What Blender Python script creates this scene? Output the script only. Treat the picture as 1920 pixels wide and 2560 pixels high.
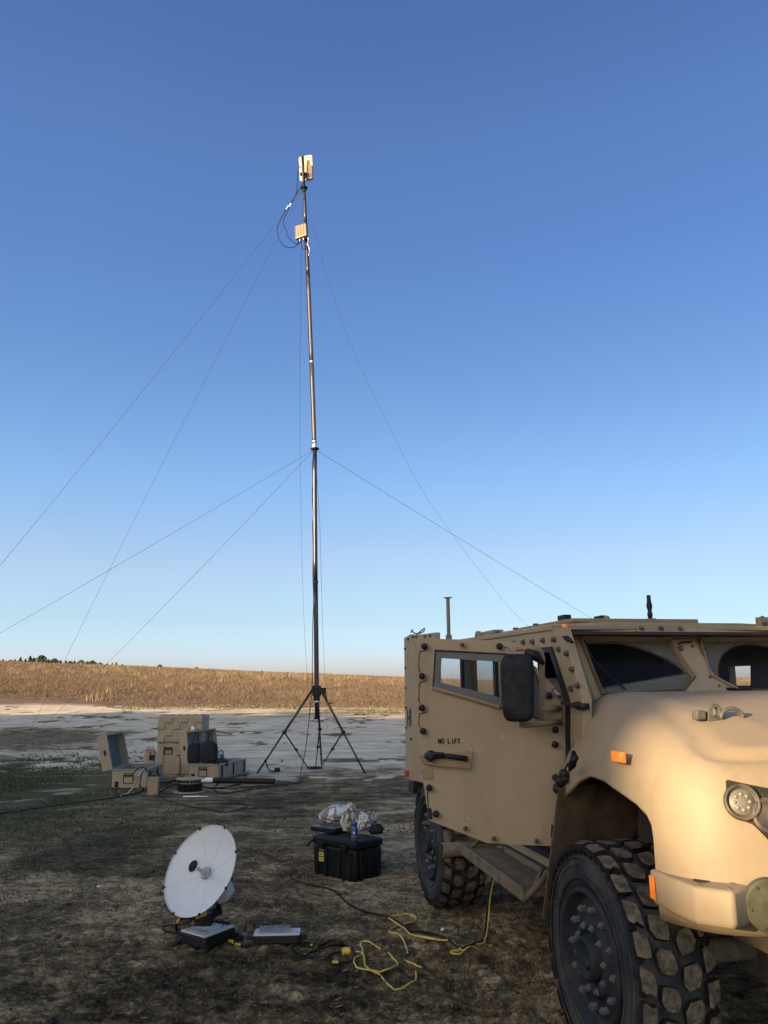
import bpy, bmesh, math, random
import numpy as np
from mathutils import Vector, Matrix
from mathutils.geometry import tessellate_polygon
random.seed(7); rng = np.random.default_rng(7)
for o in list(bpy.data.objects): bpy.data.objects.remove(o)
scn = bpy.context.scene; COL = scn.collection
R = math.radians

# ------------------------------------------------------------ camera
F_PX, VH, H_CAM, ROLL = 2000.0, 1715.0, 1.92, R(-0.5)
PITCH = math.atan((VH-1280)*math.cos(ROLL)/F_PX)
FW = Vector((0, math.cos(PITCH), math.sin(PITCH))); U0 = Vector((0, -math.sin(PITCH), math.cos(PITCH))); R0 = Vector((1,0,0))
RC = R0*math.cos(ROLL)+U0*math.sin(ROLL); UC = U0*math.cos(ROLL)-R0*math.sin(ROLL)
CAM = Vector((0,0,H_CAM))
cd = bpy.data.cameras.new('camera'); cam = bpy.data.objects.new('camera', cd); COL.objects.link(cam)
M3 = Matrix((RC, UC, -FW)).transposed()
cam.matrix_world = Matrix.Translation(CAM) @ M3.to_4x4()
cd.sensor_fit = 'VERTICAL'; cd.sensor_height = 32.0; cd.sensor_width = 24.0; cd.lens = 32.0*F_PX/2560
cd.clip_start = 0.05; cd.clip_end = 5000
scn.camera = cam

# ------------------------------------------------------------ sky and sun
SUN_EL = R(13.0); SX, SY = 0.77, 0.64      # horizontal travel direction of the sunlight
w = bpy.data.worlds.new('World'); scn.world = w; w.use_nodes = True
nt = w.node_tree; nt.nodes.clear()
sky = nt.nodes.new('ShaderNodeTexSky'); sky.sky_type = 'NISHITA'; sky.sun_disc = False
sky.sun_elevation = SUN_EL; sky.sun_rotation = math.atan2(-SX, -SY)
sky.altitude = 100; sky.air_density = 1.0; sky.dust_density = 0.8; sky.ozone_density = 2.0
# the clear evening sky: Nishita, tinted towards the photograph's white balance by elevation ahead; sun side brightened and warmed to fill the shade
SKY_FRONT = 0.60
SKYG = [(0, (0.8146, 0.784, 1.1432)), (0.037, (0.7564, 0.8414, 1.3049)), (0.079, (0.7261, 0.7837, 0.9916)), (0.15, (0.857, 0.8083, 0.9217)), (0.244, (0.7784, 0.853, 1.0255)), (0.379, (0.6642, 0.7829, 1.0087)), (0.501, (0.6315, 0.7484, 1.0491)), (0.604, (0.6565, 0.7584, 1.0474)), (0.684, (0.5923, 0.6939, 1.0064)), (1, (0.5475, 0.6968, 1.0147))]
tcw = nt.nodes.new('ShaderNodeTexCoord'); sx = nt.nodes.new('ShaderNodeSeparateXYZ'); nt.links.new(tcw.outputs['Generated'], sx.inputs[0])
crw = nt.nodes.new('ShaderNodeValToRGB'); nt.links.new(sx.outputs[2], crw.inputs[0]); el_ = crw.color_ramp.elements
for i_, (z_, c_) in enumerate(SKYG):
    e_ = el_[0] if i_ == 0 else (el_[-1] if i_ == len(SKYG)-1 else el_.new(z_))
    e_.position = z_; e_.color = (*c_, 1)
dp = nt.nodes.new('ShaderNodeVectorMath'); dp.operation = 'DOT_PRODUCT'; nt.links.new(tcw.outputs['Generated'], dp.inputs[0]); dp.inputs[1].default_value = (SX, SY, 0)
mw = nt.nodes.new('ShaderNodeMapRange'); mw.interpolation_type = 'SMOOTHSTEP'; nt.links.new(dp.outputs['Value'], mw.inputs[0])
mw.inputs[1].default_value = -.55; mw.inputs[2].default_value = .15; mw.inputs[3].default_value = 0; mw.inputs[4].default_value = 1
pw = nt.nodes.new('ShaderNodeMapRange'); nt.links.new(dp.outputs['Value'], pw.inputs[0]); pw.inputs[1].default_value = .25; pw.inputs[2].default_value = 1.0; pw.inputs[3].default_value = SKY_FRONT; pw.inputs[4].default_value = SKY_FRONT*.68
gs = nt.nodes.new('ShaderNodeVectorMath'); gs.operation = 'SCALE'; nt.links.new(crw.outputs[0], gs.inputs[0]); nt.links.new(pw.outputs[0], gs.inputs['Scale'])
gm = nt.nodes.new('ShaderNodeMix'); gm.data_type = 'RGBA'; gm.inputs[6].default_value = (1.55, 1.24, 1.0, 1); nt.links.new(mw.outputs[0], gm.inputs[0]); nt.links.new(gs.outputs[0], gm.inputs[7])
hs = nt.nodes.new('ShaderNodeVectorMath'); hs.operation = 'MULTIPLY'; nt.links.new(gm.outputs[2], hs.inputs[0]); nt.links.new(sky.outputs[0], hs.inputs[1])
bg = nt.nodes.new('ShaderNodeBackground'); bg.inputs['Strength'].default_value = 0.15
wo = nt.nodes.new('ShaderNodeOutputWorld')
nt.links.new(hs.outputs[0], bg.inputs[0]); nt.links.new(bg.outputs[0], wo.inputs[0])
sl = bpy.data.lights.new('sun', 'SUN'); sl.energy = 4.7; sl.angle = R(0.5); sl.color = (1.0, 0.76, 0.46)
so = bpy.data.objects.new('sun', sl); COL.objects.link(so)
sd = Vector((SX*math.cos(SUN_EL), SY*math.cos(SUN_EL), -math.sin(SUN_EL)))
so.rotation_euler = sd.to_track_quat('-Z', 'Y').to_euler()
scn.view_settings.view_transform = 'Standard'; scn.view_settings.look = 'None'
scn.view_settings.exposure = 1.5; scn.view_settings.gamma = 1.0; scn.view_settings.use_curve_mapping = False

# ------------------------------------------------------------ projection helpers (points of the place)
def ray(u, v): return (FW*F_PX + RC*(u-960) - UC*(v-1280)).normalized()
def gp(u, v, z=0.0):
    d = ray(u, v); t = (z-H_CAM)/d.z; return CAM + d*t
def on_plane(u, v, P0, n):
    d = ray(u, v); return CAM + d*((P0-CAM).dot(n)/d.dot(n))
def at_depth(u, v, y): d = ray(u, v); return CAM + d*(y/d.y)

# ------------------------------------------------------------ noise and terrain
def _hash(ix, iy, s):
    h = (ix.astype(np.int64)*374761393 + iy.astype(np.int64)*668265263 + s*974711) & 0x7fffffff
    h = ((h ^ (h >> 13))*1274126177) & 0x7fffffff
    return ((h ^ (h >> 16)) & 0xffff)/65535.0
def vnoise(x, y, s=0):
    x = np.asarray(x, float); y = np.asarray(y, float)
    ix = np.floor(x); iy = np.floor(y); fx = x-ix; fy = y-iy
    fx = fx*fx*(3-2*fx); fy = fy*fy*(3-2*fy)
    a = _hash(ix, iy, s); b = _hash(ix+1, iy, s); c = _hash(ix, iy+1, s); d = _hash(ix+1, iy+1, s)
    return (a*(1-fx)+b*fx)*(1-fy)+(c*(1-fx)+d*fx)*fy
def fbm(x, y, s=0, o=4, g=.5):
    t = 0; a = 1; n = 0
    for i in range(o):
        t = t + a*vnoise(x*2**i+17*i, y*2**i-9*i, s+i); n += a; a *= g
    return t/n
def terrain(x, y):
    x = np.asarray(x, float); y = np.asarray(y, float)
    a = x/np.maximum(y, 1.0)
    s = np.clip(1+1.0*(-a/.48), .75, 2.3)
    h = np.interp(y, [0, 25, 45, 60, 90, 140, 200, 400, 1200], [0, 0, .10, .42, 1.6, 3.3, 3.7, 2.0, 0])
    z = s*h
    z = z + (fbm(x*.5, y*.5, 3)-.5)*.05 * np.clip((y-1)/6, .35, 1)
    far = np.clip((np.hypot(x, y)-30)/40, 0, 1)
    z = z + (fbm(x*.05, y*.05, 8)-.5)*.5*far
    return z
def clods(x, y):
    n = np.clip((14-np.hypot(x, y))/8, .12, 1)
    c = fbm(x*8, y*8, 21, 5, .68)-.5
    d = np.clip(vnoise(x*17, y*17, 31)-.58, 0, 1); e = np.abs(fbm(x*5, y*5, 37, 3)-.5)
    return (c*.085 + d*.06 - e*.05)*n
def tracks(x, y):
    ca, sa = math.cos(R(-78.567)), math.sin(R(-78.567)); dx, dy = x-2.192, y-4.752
    lx = dx*ca+dy*sa; ly = -dx*sa+dy*ca; out = 0
    for yc, bend in ((-.985, 0), (-1.42, .05), (.985, 0)):
        d = ly-yc+bend*(lx+1.2)**2; m = np.clip((.175-np.abs(d))/.03, 0, 1)*np.clip((lx+3.0)/.5, 0, 1)*np.clip((.25-lx)/.2+ (0 if yc > -1.2 else 1), 0, 1)
        lug = np.sin((lx+np.abs(d)*.35)*2*np.pi/.135)
        out = out + m*(-.022+.016*np.clip(lug*1.6, -1, 1))
    return out
def ruts(x, y):
    out = 0
    for y0, am, ph in ((27, 3, .4), (29.2, 3, .4), (36, 4, 1.6), (38.4, 4, 1.6), (23, 1.5, 2.5)):
        out = out + np.exp(-((y-(y0+am*np.sin(x/14+ph)+.12*x))/.35)**2)
    return out
def gz(x, y): return float(terrain(x, y)) + float(clods(x, y))
def gr(u, v, dz=0.0):       # point on the real ground near pixel
    p = gp(u, v)
    for _ in range(3): p = gp(u, v, float(terrain(p.x, p.y)))
    return Vector((p.x, p.y, gz(p.x, p.y)+dz))

# ------------------------------------------------------------ materials
def new_mat(name):
    m = bpy.data.materials.new(name); m.use_nodes = True; nt = m.node_tree
    b = nt.nodes['Principled BSDF']; return m, nt, b
def N(nt, t, **k):
    n = nt.nodes.new(t)
    for a, v in k.items():
        if a in n.inputs: n.inputs[a].default_value = v
        else: setattr(n, a, v)
    return n
def mat(name, col, rough=.6, metal=0, var=.12, scale=8, bump=0.0, bscale=60, dust=None, dust_amt=.5, dust_scale=3, spec=.5, coord='Object'):
    m, nt, b = new_mat(name); L = nt.links.new
    b.inputs['Roughness'].default_value = rough; b.inputs['Metallic'].default_value = metal
    b.inputs['Specular IOR Level'].default_value = spec
    tc = N(nt, 'ShaderNodeTexCoord')
    no = N(nt, 'ShaderNodeTexNoise', Scale=scale, Detail=6.0, Roughness=.65); L(tc.outputs[coord], no.inputs['Vector'])
    r = N(nt, 'ShaderNodeMapRange'); L(no.outputs[0], r.inputs[0])
    r.inputs[1].default_value = .3; r.inputs[2].default_value = .7; r.inputs[3].default_value = 1-var; r.inputs[4].default_value = 1+var
    mx = N(nt, 'ShaderNodeMix', data_type='RGBA', blend_type='MULTIPLY'); mx.inputs[0].default_value = 1
    mx.inputs[6].default_value = (*col, 1); L(r.outputs[0], mx.inputs[7]); out = mx.outputs[2]
    if dust:
        n2 = N(nt, 'ShaderNodeTexNoise', Scale=dust_scale, Detail=8.0, Roughness=.7); L(tc.outputs[coord], n2.inputs['Vector'])
        rr = N(nt, 'ShaderNodeMapRange'); L(n2.outputs[0], rr.inputs[0]); rr.inputs[1].default_value = .42; rr.inputs[2].default_value = .66; rr.inputs[3].default_value = 0; rr.inputs[4].default_value = dust_amt
        m2 = N(nt, 'ShaderNodeMix', data_type='RGBA'); L(rr.outputs[0], m2.inputs[0]); L(out, m2.inputs[6]); m2.inputs[7].default_value = (*dust, 1); out = m2.outputs[2]
    if name == 'tan_paint':
        mp_ = N(nt, 'ShaderNodeMapping'); mp_.inputs['Scale'].default_value = (7, 7, 1.1); L(tc.outputs[coord], mp_.inputs[0])
        n4 = N(nt, 'ShaderNodeTexNoise', Scale=1.6, Detail=9.0, Roughness=.75); L(mp_.outputs[0], n4.inputs['Vector'])
        r4 = N(nt, 'ShaderNodeMapRange'); L(n4.outputs[0], r4.inputs[0]); r4.inputs[1].default_value = .52; r4.inputs[2].default_value = .72; r4.inputs[3].default_value = 0; r4.inputs[4].default_value = .45
        m4 = N(nt, 'ShaderNodeMix', data_type='RGBA'); L(r4.outputs[0], m4.inputs[0]); L(out, m4.inputs[6]); m4.inputs[7].default_value = (.15, .115, .075, 1); out = m4.outputs[2]
    L(out, b.inputs['Base Color'])
    if bump:
        n3 = N(nt, 'ShaderNodeTexNoise', Scale=bscale, Detail=4.0); L(tc.outputs[coord], n3.inputs['Vector'])
        bp = N(nt, 'ShaderNodeBump', Strength=bump, Distance=.01); L(n3.outputs[0], bp.inputs['Height']); L(bp.outputs[0], b.inputs['Normal'])
    return m
DUST = (.30, .24, .16)
TAN = mat('tan_paint', (.250, .188, .116), .6, var=.05, scale=3, bump=.03, bscale=250, dust=(.27,.213,.14), dust_amt=.7, dust_scale=1.6, spec=.3)
TAN_D = mat('tan_paint_dirty', (.20, .15, .095), .8, var=.2, scale=14, bump=.15, bscale=90, dust=(.12,.10,.075), dust_amt=.8, dust_scale=6, spec=.2)
TAN_W = mat('tan_paint_worn', (.225, .16, .095), .75, var=.16, scale=8, dust=(.14,.115,.085), dust_amt=.6, dust_scale=4, spec=.25)
BLK = mat('black_paint', (.008, .008, .010), .55, var=.3, scale=20, dust=(.06,.05,.04), dust_amt=.22, dust_scale=9, spec=.22)
BLK_C = mat('black_case_plastic', (.003, .0035, .005), .5, var=.3, bump=.08, bscale=300, dust=(.02,.019,.018), dust_amt=.25, spec=.16)
RUB = mat('tyre_rubber', (.016, .019, .025), .8, var=.35, scale=7, bump=.25, bscale=60, dust=(.09,.078,.06), dust_amt=.6, dust_scale=4.5, spec=.2)
STEPM = mat('step_dirty', (.14, .112, .078), .85, var=.3, scale=14, bump=.15, bscale=90, dust=(.08,.068,.05), dust_amt=.8, dust_scale=5, spec=.15)
GROOVE = mat('tread_groove', (.014, .013, .012), .9, var=.3, spec=.1)
TREAD = mat('tread_dusty', (.125, .103, .076), .95, var=.6, scale=30, bump=.5, bscale=70, dust=(.035,.032,.028), dust_amt=.9, dust_scale=22, spec=.1)
RIM = mat('rim_charcoal', (.011, .014, .019), .75, var=.35, scale=16, spec=.2, dust=(.04,.04,.04), dust_amt=.5, dust_scale=7)
NUT = mat('dusty_nut', (.07, .078, .088), .7, var=.4, scale=30, dust=(.18,.15,.12), dust_amt=.6, dust_scale=20)
BOLT = mat('dark_bolt', (.035, .03, .027), .6, var=.3, scale=20, dust=(.2,.15,.09), dust_amt=.4, dust_scale=12)
AMBER = mat('amber_lens', (.85, .22, .02), .3, var=.15, scale=60, dust=(.4,.2,.08), dust_amt=.4, dust_scale=25)
REDL = mat('red_lens', (.35, .02, .015), .4)
DARKIN = mat('dark_interior', (.02, .019, .018), .9, var=.4)
SEATM = mat('seat_cloth', (.30, .28, .26), .95, var=.3, scale=20)
MUD_SHADE = mat('muddy_well_shade', (.075, .058, .038), .95, var=.35, scale=9, bump=.3, bscale=50, dust=(.13,.10,.065), dust_amt=.7, dust_scale=5, spec=.1)  # wheel well shade put into the base colour, mud blotches over it
GREYGR = mat('mud_grey', (.13, .12, .10), .9, var=.4, scale=20, bump=.4, bscale=40)
SHK = mat('worn_steel', (.075, .066, .05), .7, var=.4, scale=25)
STEEL = mat('bare_metal', (.5, .5, .5), .35, metal=.9, var=.2)
WHITE = mat('white_plastic', (.46, .47, .49), .45, var=.04, scale=5, dust=(.40,.40,.40), dust_amt=.4)
WHITEP = mat('white_paper', (.7, .7, .72), .8)
GREYP = mat('grey_plastic', (.30, .31, .33), .6, var=.1)
YEL = mat('yellow_plastic', (.50, .33, .02), .5, var=.12, scale=30)
YCAB = mat('yellow_cable_sheath', (.50, .36, .05), .5, var=.25, scale=14, dust=(.28,.23,.12), dust_amt=.6, dust_scale=8)
BCAB = mat('black_cable_sheath', (.009, .008, .008), .7, var=.3, dust=(.035,.03,.022), dust_amt=.5, dust_scale=8, spec=.15)
GCAB = mat('grey_hose', (.35, .33, .28), .7)
CASE = mat('tan_case_plastic', (.30, .235, .15), .7, var=.12, scale=6, dust=(.22,.18,.13), dust_amt=.6, dust_scale=5)
CASEG = mat('grey_case_edge', (.24, .25, .26), .7, var=.15)
CASEI = mat('case_inside', (.12, .12, .125), .9, var=.2)
CARD = mat('tan_board', (.30, .215, .13), .85, var=.12)
BAGB = mat('black_nylon', (.006, .007, .010), .9, var=.3, bump=.3, bscale=60)
MAST = mat('mast_anodised', (.05, .045, .05), .35, metal=.65, var=.2, scale=6)
OLIVE = mat('olive_paint', (.055, .058, .034), .85, var=.4, scale=14, spec=.15, dust=(.12,.11,.07), dust_amt=.5, dust_scale=10)
CREAM = mat('cream_plastic', (.42, .37, .26), .6, var=.06)
FIN = mat('tan_radio_housing', (.20, .125, .068), .6, var=.1)
BLUE = mat('blue_plastic', (.015, .045, .25), .4)
BOTT = mat('dark_label', (.05, .06, .12), .35)
WIRE = mat('guy_wire', (.05, .05, .055), .8, spec=.1)
STRAW = mat('straw', (.32, .24, .13), .9, var=.3)
def camo(name, cols, sc):
    m, nt, b = new_mat(name); L = nt.links.new
    tc = N(nt, 'ShaderNodeTexCoord'); no = N(nt, 'ShaderNodeTexNoise', Scale=sc, Detail=3.0, Roughness=.6, Distortion=.6); L(tc.outputs['Object'], no.inputs['Vector'])
    cr = N(nt, 'ShaderNodeValToRGB'); cr.color_ramp.interpolation = 'CONSTANT'; L(no.outputs[0], cr.inputs[0])
    e = cr.color_ramp.elements; e[0].position = 0; e[0].color = (*cols[0],1); e[1].position = .46; e[1].color = (*cols[1],1)
    x = e.new(.56); x.color = (*cols[2],1)
    L(cr.outputs[0], b.inputs['Base Color']); b.inputs['Roughness'].default_value = .95
    n3 = N(nt, 'ShaderNodeTexNoise', Scale=30.0, Detail=3.0); L(tc.outputs['Object'], n3.inputs['Vector'])
    bp = N(nt, 'ShaderNodeBump', Strength=.4, Distance=.01); L(n3.outputs[0], bp.inputs['Height']); L(bp.outputs[0], b.inputs['Normal'])
    return m
CAMO = camo('camo_cloth', [(.18,.16,.14),(.44,.46,.46),(.52,.54,.54)], 9)
CAMO2 = camo('camo_cloth_tan', [(.10,.09,.08),(.33,.30,.25),(.42,.40,.36)], 14)
def glass(name, tint, gl=.12):
    m, nt, b = new_mat(name); L = nt.links.new; nt.nodes.remove(b); out = nt.nodes['Material Output']
    tr = N(nt, 'ShaderNodeBsdfTransparent', Color=(*tint, 1)); g = N(nt, 'ShaderNodeBsdfGlossy', Color=(1,1,1,1), Roughness=.06)
    fr = N(nt, 'ShaderNodeFresnel', IOR=1.45); mx = N(nt, 'ShaderNodeMixShader')
    ad = N(nt, 'ShaderNodeMath', operation='ADD'); L(fr.outputs[0], ad.inputs[0]); ad.inputs[1].default_value = gl
    ge = N(nt, 'ShaderNodeNewGeometry'); iv = N(nt, 'ShaderNodeMath', operation='SUBTRACT'); iv.inputs[0].default_value = 1.0; L(ge.outputs['Backfacing'], iv.inputs[1])
    ad2 = N(nt, 'ShaderNodeMath', operation='MULTIPLY'); L(ad.outputs[0], ad2.inputs[0]); L(iv.outputs[0], ad2.inputs[1]); ad = ad2
    L(ad.outputs[0], mx.inputs[0]); L(tr.outputs[0], mx.inputs[1]); L(g.outputs[0], mx.inputs[2]); L(mx.outputs[0], out.inputs[0])
    return m
GLASS_DOOR = glass('door_glass', (.84, .90, .94), .10)
LENS = glass('lamp_lens', (.8, .8, .8))

# ------------------------------------------------------------ mesh builder
class MB:
    def __init__(s): s.v = []; s.f = []
    def add(s, vs, fs):
        o = len(s.v); s.v += [Vector(p) for p in vs]; s.f += [[i+o for i in f] for f in fs]; return s
    def box(s, c, sz, rot=None, taper=1.0):
        c = Vector(c); hx, hy, hz = sz[0]/2, sz[1]/2, sz[2]/2
        vs = [Vector((x*hx*(taper if z > 0 else 1), y*hy*(taper if z > 0 else 1), z*hz)) for z in (-1,1) for y in (-1,1) for x in (-1,1)]
        if rot is not None: vs = [rot @ p for p in vs]
        return s.add([p+c for p in vs], [(0,2,3,1),(4,5,7,6),(0,1,5,4),(2,6,7,3),(0,4,6,2),(1,3,7,5)])
    def tube(s, pts, r, n=8, caps=True, closed=False):
        pts = [Vector(p) for p in pts]; rs = r if isinstance(r, (list, tuple)) else [r]*len(pts)
        o = len(s.v); up = None
        for i, p in enumerate(pts):
            t = (pts[min(i+1, len(pts)-1)]-pts[max(i-1, 0)])
            if t.length < 1e-9: t = Vector((0,0,1))
            t.normalize()
            if up is None:
                up = Vector((0,0,1)) if abs(t.z) < .9 else Vector((1,0,0))
            a = t.cross(up)
            if a.length < 1e-4: a = t.orthogonal()
            a.normalize(); b = t.cross(a).normalized(); up = b*-1 if False else up
            for k in range(n):
                th = 2*math.pi*k/n; s.v.append(p + (a*math.cos(th)+b*math.sin(th))*rs[i])
        for i in range(len(pts)-1):
            for k in range(n):
                k2 = (k+1) % n; s.f.append([o+i*n+k, o+i*n+k2, o+(i+1)*n+k2, o+(i+1)*n+k])
        if caps:
            s.f.append([o+k for k in range(n)][::-1]); s.f.append([o+(len(pts)-1)*n+k for k in range(n)])
        return s
    def cyl(s, a, b, r, r2=None, n=16): return s.tube([a, b], [r, r if r2 is None else r2], n)
    def lathe(s, prof, c, ax, n=32, cap=True):   # prof: (radius, height along axis)
        c = Vector(c); ax = Vector(ax).normalized(); a = ax.orthogonal().normalized(); b = ax.cross(a); o = len(s.v)
        for r_, h in prof:
            for k in range(n):
                th = 2*math.pi*k/n; s.v.append(c+ax*h+(a*math.cos(th)+b*math.sin(th))*r_)
        for i in range(len(prof)-1):
            for k in range(n):
                k2 = (k+1) % n; s.f.append([o+i*n+k, o+i*n+k2, o+(i+1)*n+k2, o+(i+1)*n+k])
        if cap:
            if prof[0][0] > 1e-5: s.f.append([o+k for k in range(n)][::-1])
            if prof[-1][0] > 1e-5: s.f.append([o+(len(prof)-1)*n+k for k in range(n)])
        return s
    def plate(s, outer, th, holes=()):  # outer/holes: 3D loops on a plane, th: thickness vector
        th = Vector(th); loops = [[Vector(p) for p in outer]]+[[Vector(p) for p in h] for h in holes]
        tris = tessellate_polygon(loops); flat = [p for l in loops for p in l]; n = len(flat); o = len(s.v)
        s.v += flat+[p+th for p in flat]
        for t in tris:
            s.f.append([o+t[0], o+t[1], o+t[2]]); s.f.append([o+n+t[2], o+n+t[1], o+n+t[0]])
        k = 0
        for l in loops:
            m = len(l)
            for i in range(m):
                j = (i+1) % m; s.f.append([o+k+i, o+k+j, o+n+k+j, o+n+k+i])
            k += m
        return s
    def grid(s, P, flip=False):      # P: rows of points
        o = len(s.v); nr = len(P); nc = len(P[0])
        for r_ in P: s.v += [Vector(p) for p in r_]
        for i in range(nr-1):
            for j in range(nc-1):
                q = [o+i*nc+j, o+i*nc+j+1, o+(i+1)*nc+j+1, o+(i+1)*nc+j]; s.f.append(q[::-1] if flip else q)
        return s
    def obj(s, name, m, parent=None, smooth=False, bevel=0, seg=2, solid=0, label=None, subsurf=0, fix=True):
        me = bpy.data.meshes.new(name); me.from_pydata([tuple(p) for p in s.v], [], s.f); me.materials.append(m)
        if fix:
            bm = bmesh.new(); bm.from_mesh(me); bmesh.ops.remove_doubles(bm, verts=bm.verts, dist=1e-5)
            bmesh.ops.recalc_face_normals(bm, faces=bm.faces); bm.to_mesh(me); bm.free()
        me.update()
        o = bpy.data.objects.new(name, me); COL.objects.link(o)
        if parent: o.parent = parent
        if label: o['label'] = label
        if solid:
            d = o.modifiers.new('s', 'SOLIDIFY'); d.thickness = solid; d.offset = 0
        if bevel:
            b = o.modifiers.new('b', 'BEVEL'); b.width = bevel; b.segments = seg; b.limit_method = 'ANGLE'; b.angle_limit = R(35)
        if subsurf:
            b = o.modifiers.new('ss', 'SUBSURF'); b.levels = subsurf; b.render_levels = subsurf
        if smooth:
            for p in me.polygons: p.use_smooth = True
        elif bevel:
            for p in me.polygons: p.use_smooth = True
            try: me.set_sharp_from_angle(angle=R(40))
            except Exception: pass
        return o
def tag(o, label=None, cat=None, group=None, kind=None):
    for k, v in (('label', label), ('category', cat), ('group', group), ('kind', kind)):
        if v: o[k] = v
    return o
def empty(name, loc, rz=0, label=None, cat=None, group=None):
    o = bpy.data.objects.new(name, None); COL.objects.link(o); o.location = loc; o.rotation_euler = (0,0,rz); o.empty_display_size = .2
    return tag(o, label, cat, group)
def np_mesh(name, V, Q, m, parent=None, smooth=False, attrs=None):
    me = bpy.data.meshes.new(name); V = np.asarray(V, np.float32); Q = np.asarray(Q, np.int32); k = Q.shape[1]
    me.vertices.add(len(V)); me.vertices.foreach_set('co', V.ravel())
    me.loops.add(Q.size); me.loops.foreach_set('vertex_index', Q.ravel())
    me.polygons.add(len(Q)); me.polygons.foreach_set('loop_start', np.arange(0, Q.size, k, dtype=np.int32))
    me.polygons.foreach_set('loop_total', np.full(len(Q), k, np.int32))
    if smooth: me.polygons.foreach_set('use_smooth', np.ones(len(Q), bool))
    me.update(calc_edges=True); me.validate()
    for an, arr in (attrs or {}).items():
        a = me.attributes.new(an, 'FLOAT', 'POINT'); a.data.foreach_set('value', np.asarray(arr, np.float32))
    me.materials.append(m); o = bpy.data.objects.new(name, me); COL.objects.link(o)
    if parent: o.parent = parent
    return o
def smooth_path(pts, n=6):       # Catmull-Rom
    pts = [Vector(p) for p in pts]; P = [pts[0]]+pts+[pts[-1]]; out = []
    for i in range(1, len(P)-2):
        for k in range(n):
            t = k/n; a, b, c, d = P[i-1], P[i], P[i+1], P[i+2]
            out.append(.5*((2*b)+(c-a)*t+(2*a-5*b+4*c-d)*t*t+(3*b-a-3*c+d)*t*t*t))
    out.append(pts[-1]); return out
def mouse(path, r):
    g = [gz(p.x, p.y) for p in path]; n = len(path); q = []
    for i, p in enumerate(path):
        w_ = g[max(0, i-4):i+5]; z = .5*max(w_)+.5*sum(w_)/len(w_)
        q.append(Vector((p.x, p.y, z+r*.7 if p.z < g[i]+.04 else p.z)))
    return q

# ============================================================ GROUND
def ground():
    rr = [0.0]+list(1.2*np.exp(np.arange(0, 500)*.0043))+list(1.2*math.exp(500*.0043)*np.exp(np.arange(1, 560)*.0085)); rr = [r for r in rr if r < 1000]
    # angle measured from +Y, clockwise; fine in the sector the photograph shows
    th = np.concatenate([np.linspace(-180, -34, 40, endpoint=False), np.arange(-34, 34, .115), np.linspace(34, 180, 41)])
    th = np.radians(th); r = np.array(rr)
    Rr, T = np.meshgrid(r, th, indexing='ij'); X = Rr*np.sin(T); Y = Rr*np.cos(T)
    Z = terrain(X, np.maximum(Y, 0)) + clods(X, Y) + tracks(X, Y) - .05*ruts(X, Y)
    nr, nc = X.shape; V = np.stack([X, Y, Z], -1).reshape(-1, 3)
    i, j = np.meshgrid(np.arange(nr-1), np.arange(nc-1), indexing='ij'); a = i*nc+j
    Q = np.stack([a, a+nc, a+nc+1, a+1], -1).reshape(-1, 4)
    A = X/np.maximum(Y, 1)
    n1 = fbm(X*.12, Y*.06, 41, 4); n2 = fbm(X*.7, Y*.45, 51, 4); n3 = fbm(X*2.6, Y*1.6, 61, 3)
    sm = lambda x, a, b: np.clip((x-a)/(b-a), 0, 1)**2*(3-2*np.clip((x-a)/(b-a), 0, 1))
    Yw = Y + (n1-.5)*14 + (n2-.5)*5
    # sand: pale bare track between about 18 and 60 m
    sand = sm(Yw, 16, 25)*(1-sm(Yw, 58, 66)*sm(A, -.38, -.26))
    sand *= 1-.75*sm(n2, .50, .62)*sm(n3, .4, .6)
    sand *= 1-.9*np.exp(-(((A+.42)/.13)**2+((Y-33)/7)**2)*1.0)                 # dark patch on the far left
    sand = np.clip(sand*(1-.25*ruts(X, Y)*sm(n2, .35, .6)), 0, 1)
    grn = np.exp(-(((A+.46)/.17)**2+((Yw-19)/5.5)**2))*1.2                    # green patch on the left
    grn = np.clip(grn, 0, 1); sand = sand*(1-grn)
    near = sm(fbm(X*.8+40, Y*.6, 151, 5, .55), .50, .64)*(1-sm(Yw, 15, 25))                                # lighter dirt patches nearby
    near = np.maximum(near*.75, np.exp(-(((A-.02)/.06)**2+((Y-12.5)/3.2)**2))*.9*sm(n3, .3, .6))
    near = np.maximum(near, .8*np.exp(-(((X-.2)/.9)**2+((Y-3.7)/.9)**2))*sm(n3, .3, .6)); near = np.maximum(near, .55*np.exp(-(((X-.5)/1.1)**2+((Y-6.2)/1.8)**2)))
    dg = np.exp(-(((A+.06)/.2)**2+((Yw-52)/5)**2))
    fld = sm(Y+(n1-.5)*7, 58, 61)
    blot = sm(fbm(X*.55+3, Y*.38+7, 131, 5, .55), .47, .60)*(1-sm(Yw, 17, 24))   # darker, mossy blotches                            # darker grass line before the field
    o = np_mesh('ground', V, Q, ground_mat(), smooth=True, attrs={'sand': sand.ravel(), 'green': np.maximum(grn, 0).ravel(), 'pale': near.ravel(), 'edge': dg.ravel(), 'soil': fld.ravel(), 'blot': blot.ravel()})
    return tag(o, kind='structure')
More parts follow.
